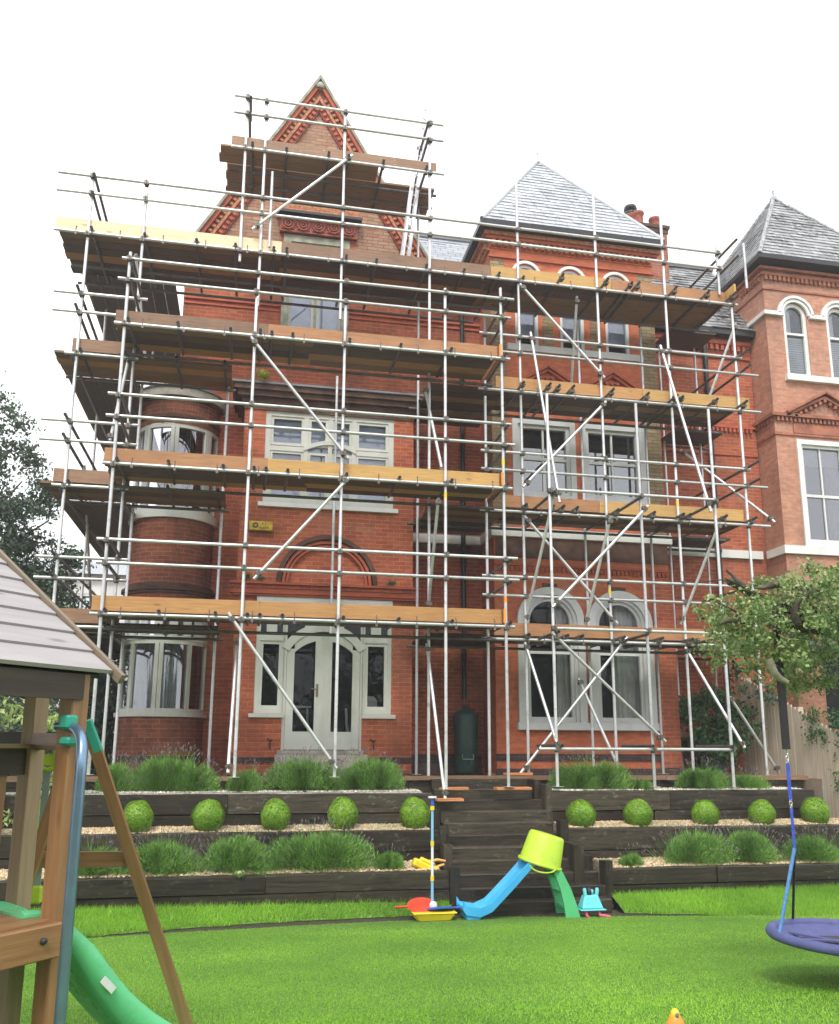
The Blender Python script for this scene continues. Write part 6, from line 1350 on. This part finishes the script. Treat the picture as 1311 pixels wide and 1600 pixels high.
# deck
q = MB()
for k in range(9):
    c = Cp-U*.62+Vv*(.02+.125*k+.0); q.obox(Vector((c.x, c.y, 1.395)), U, Vv, Zz, .60, .060, .012)
part('deck', q, PLAYW, PL, grain=U)
q = MB().obox(Vector(((Cp-U*.68-Vv*.065).x, (Cp-U*.68-Vv*.065).y, 1.335)), U, Vv, Zz, .66, .02, .065); part('deck_beam', q, MATS['varnished_pine'], PL, grain=U, bevel=.005)
for s_ in (.12,): 
    c = Cp-U*s_-Vv*.088; part('bolt', MB().sphere((c.x, c.y, 1.345), .016, 10, (1, 1, .9)), P_DK, PL)
c = Cp-U*.62-Vv*.088; part('bolt', MB().sphere((c.x, c.y, 1.33), .012, 10), BD_ORG, PL)
# far side rails and boards
def rail(a, b, z, h, mat=PLAYD, th=.03, name='rail'): 
    a, b = Vector((a.x, a.y, z)), Vector((b.x, b.y, z)); part(name, MB().beam(a, b, th, h), mat, PL, grain=(b-a))
W1 = P2+Vv*.0-U*.02; W2 = P2+Vv*.95-U*.75
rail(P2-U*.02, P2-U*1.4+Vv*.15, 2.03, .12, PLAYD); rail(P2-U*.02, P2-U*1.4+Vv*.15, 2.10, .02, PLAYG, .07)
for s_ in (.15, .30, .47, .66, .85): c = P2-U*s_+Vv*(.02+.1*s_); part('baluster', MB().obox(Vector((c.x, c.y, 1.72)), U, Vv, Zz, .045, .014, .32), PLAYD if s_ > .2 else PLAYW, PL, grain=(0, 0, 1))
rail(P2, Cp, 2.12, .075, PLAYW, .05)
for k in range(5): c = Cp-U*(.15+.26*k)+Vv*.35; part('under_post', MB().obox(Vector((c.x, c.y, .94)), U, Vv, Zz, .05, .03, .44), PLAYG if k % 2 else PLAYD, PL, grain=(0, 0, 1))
# roof: near slope faces the camera, clad in wide pale boards
E0 = Vector((-.595, 4.06, 2.415)); pit = R(35); dn = (Vv*math.cos(pit)+Zz*math.sin(pit)); nrm = (-Vv*math.sin(pit)+Zz*math.cos(pit))
bw = .165
for k in range(8):
    q = MB(); c = E0+dn*(bw*(k+.5))-U*1.30+nrm*.008
    tilt = .07; dn2 = (dn+nrm*-tilt).normalized(); n2 = (nrm+dn*tilt).normalized()
    q.obox(c, U, dn2, n2, 1.28, bw*.53, .009); part('roof_board', q, SHING, PL, grain=U)
q = MB().obox(E0+dn*.66-U*.0+nrm*.012, U, dn, nrm, .012, .72, .022); part('rake_trim', q, PLAYD2, PL, grain=dn)
dn_f = (Vv*math.cos(pit)-Zz*math.sin(pit)); top = E0+dn*1.32; nf = (Vv*math.sin(pit)+Zz*math.cos(pit))
q = MB().obox(top+dn_f*.66-U*1.3, U, dn_f, nf, 1.3, .66, .012); part('far_roof_slope', q, SHING, PL, grain=U)
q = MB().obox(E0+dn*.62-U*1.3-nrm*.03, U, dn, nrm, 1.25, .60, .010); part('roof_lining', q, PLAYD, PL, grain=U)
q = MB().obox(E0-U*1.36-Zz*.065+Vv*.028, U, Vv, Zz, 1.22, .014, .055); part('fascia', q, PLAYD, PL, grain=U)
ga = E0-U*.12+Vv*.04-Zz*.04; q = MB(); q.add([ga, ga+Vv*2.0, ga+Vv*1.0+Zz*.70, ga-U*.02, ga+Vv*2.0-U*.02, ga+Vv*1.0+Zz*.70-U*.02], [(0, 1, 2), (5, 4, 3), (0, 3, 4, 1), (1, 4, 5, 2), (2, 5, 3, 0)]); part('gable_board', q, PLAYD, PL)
# slide
q = MB(); n = 40; vv = []; sec = ((-.235, .125), (-.205, .135), (-.185, .0), (.185, .0), (.205, .135), (.235, .125), (.20, -.03), (-.20, -.03))
SU = Vector((math.sin(R(52)), math.cos(R(52)), 0)); SV = Vector((-SU.y, SU.x, 0))
S0 = (Cp+P2)/2-SU*.10; S0.z = 0
def prof_s(s_):   # height along the slide
    f_ = lambda x: float(np.interp(x, [-.2, .08, .18, .3, .42, .55, .7, .85, 1.0, 1.2, 1.5], [1.425, 1.41, 1.29, 1.12, .97, .84, .73, .64, .57, .50, .46]))
    return sum(f_(s_+d_) for d_ in (-.06, -.03, 0, .03, .06))/5
sec = ((-.185, .115), (-.172, .125), (-.155, .02), (-.12, .0), (.12, .0), (.155, .02), (.172, .125), (.185, .115), (.165, -.03), (-.165, -.03))
for k in range(n+1):
    s_ = -.04+1.32*k/n; h = prof_s(s_); fl = min(1, max(.08, (s_-.04)/.26)); wide = 1
    for j, (a, b) in enumerate(sec): p = S0+SU*s_+SV*a*wide; vv.append((p.x, p.y, h+(b*fl if b > .05 else b)))
q.add(vv, [(i*10+k, i*10+(k+1) % 10, (i+1)*10+(k+1) % 10, (i+1)*10+k) for i in range(n) for k in range(10)], True); q.add(vv[:10], [tuple(range(10))[::-1]]); q.add(vv[-10:], [tuple(range(10))])
SL = part('slide', q, P_SLIDE, PL)
p = S0+SU*.36-SV*.19; dS = (SU*1+Zz*-1.0).normalized(); q = MB().obox((p.x, p.y, prof_s(.36)+.04), dS, SV, dS.cross(SV), .04, .003, .016); part('sticker', q, P_WHITE, SL)
# bent steel pole by the slide
px_, py_ = -.655, 3.80
pts = [(-.80, 4.02, 2.185), (-.75, 3.97, 2.185), (-.70, 3.90, 2.17), (-.665, 3.84, 2.125), (px_, py_, 2.05), (px_, py_, 1.9), (px_, py_, .5)]
def smooth(pts, k=2):
    pts = [Vector(p) for p in pts]
    for _ in range(k):
        o_ = [pts[0]]
        for a, b in zip(pts, pts[1:]): o_ += [a.lerp(b, .25), a.lerp(b, .75)]
        o_.append(pts[-1]); pts = o_
    return pts
part('bent_pole', MB().tube(smooth(pts), .0225, 18), PAINTED_STEEL, PL)
q = MB().obox((-.745, 3.945, 2.20), U, Vv, Zz, .03, .03, .03); q.obox((-.735, 3.94, 2.12), U, Vv, Zz, .032, .032, .018); part('clamp', q, P_TEAL, PL, bevel=.01)
# swing frame legs on the far side
ap_ = Vector((-.775, 4.75, 2.14))
part('frame_leg', MB().beam(ap_, Vector((-.15, 4.98, .48)), .055, .065, (0, 1, 0)), PLAYW, PL, grain=(.3, 0, -1)); part('frame_leg', MB().beam(ap_+Vector((-.1, 0, -.05)), Vector((-1.25, 4.75, .45)), .05, .065, (0, 1, 0)), PLAYW, PL, grain=(.3, 0, 1))
part('frame_crosspiece', MB().beam(Vector((-1.15, 4.95, 1.53)), Vector((-.52, 4.86, 1.53)), .035, .075), PLAYW, PL, grain=(1, 0, 0))
q = MB().beam(ap_+Vector((-.03, -.03, .09)), ap_+Vector((.035, .0, -.07)), .05, .045, (0, 1, 0)); part('frame_bracket', q, P_TEAL, PL, bevel=.006)
part('swing_beam', MB().beam(ap_+Vector((-.02, .03, .0)), ap_+Vector((-1.5, 1.2, .0)), .07, .07), PLAYD, PL, grain=(1, 0, 0))
# hanging glider
gx_, gy_ = -1.02, 4.95
t = thing('swing_glider', (gx_, gy_, 1.1), 'grey strap with lime green buckles and dark green seat hanging behind the play tower', 'swing')
q = MB().tube([(gx_+math.cos(a)*.035*(1 if a < math.pi else 1), gy_, 2.07+.075*math.sin(a)) for a in np.linspace(math.pi, 0, 10)]+[(gx_+.045, gy_, 2.0), (gx_, gy_, 1.975), (gx_-.045, gy_, 2.0)], .014, 8, closed=True); q.box(gx_-.035, gx_+.035, gy_-.01, gy_+.01, 2.0, 2.06); part('hanger', q, P_LIME, t)
part('strap', MB().box(gx_-.018, gx_+.018, gy_-.004, gy_+.004, 1.38, 1.99), STRAP, t); part('buckle', MB().box(gx_-.035, gx_+.03, gy_-.02, gy_+.02, 1.31, 1.40), P_LIME, t, bevel=.01)
part('seat_tube', MB().tube([(gx_-.02, gy_-.3, 1.28), (gx_-.03, gy_-.3, .82)], .035, 12), P_DGRN, t); part('foot_grip', MB().box(gx_-.065, gx_+.005, gy_-.33, gy_-.27, .72, .84), P_LIME, t, bevel=.006); part('hand_grip', MB().box(gx_+.01, gx_+.045, gy_-.33, gy_-.3, 1.10, 1.20), P_LIME, t, bevel=.006)
part('leg', MB().box(gx_-.06, gx_-.02, gy_-.32, gy_-.28, .5, .72), P_LIME, t)

# ------------------------------------------------------------------ thin haze added in place of lens glare
hz = newmat('damp_air'); hz[1].nodes.remove(hz[2])
pv = N(hz[1], 'ShaderNodeVolumePrincipled', Density=.0022); pv.inputs['Color'].default_value = (.95, .96, 1, 1); pv.inputs['Anisotropy'].default_value = .2
hz[1].links.new(pv.outputs[0], hz[1].nodes['Material Output'].inputs['Volume'])
tag(OBJ('haze', box(-101, 101, -61, 111, -1.1, 17.2).mesh('haze', MATS['damp_air'])), 'thin damp haze in the air', 'haze', kind='stuff')
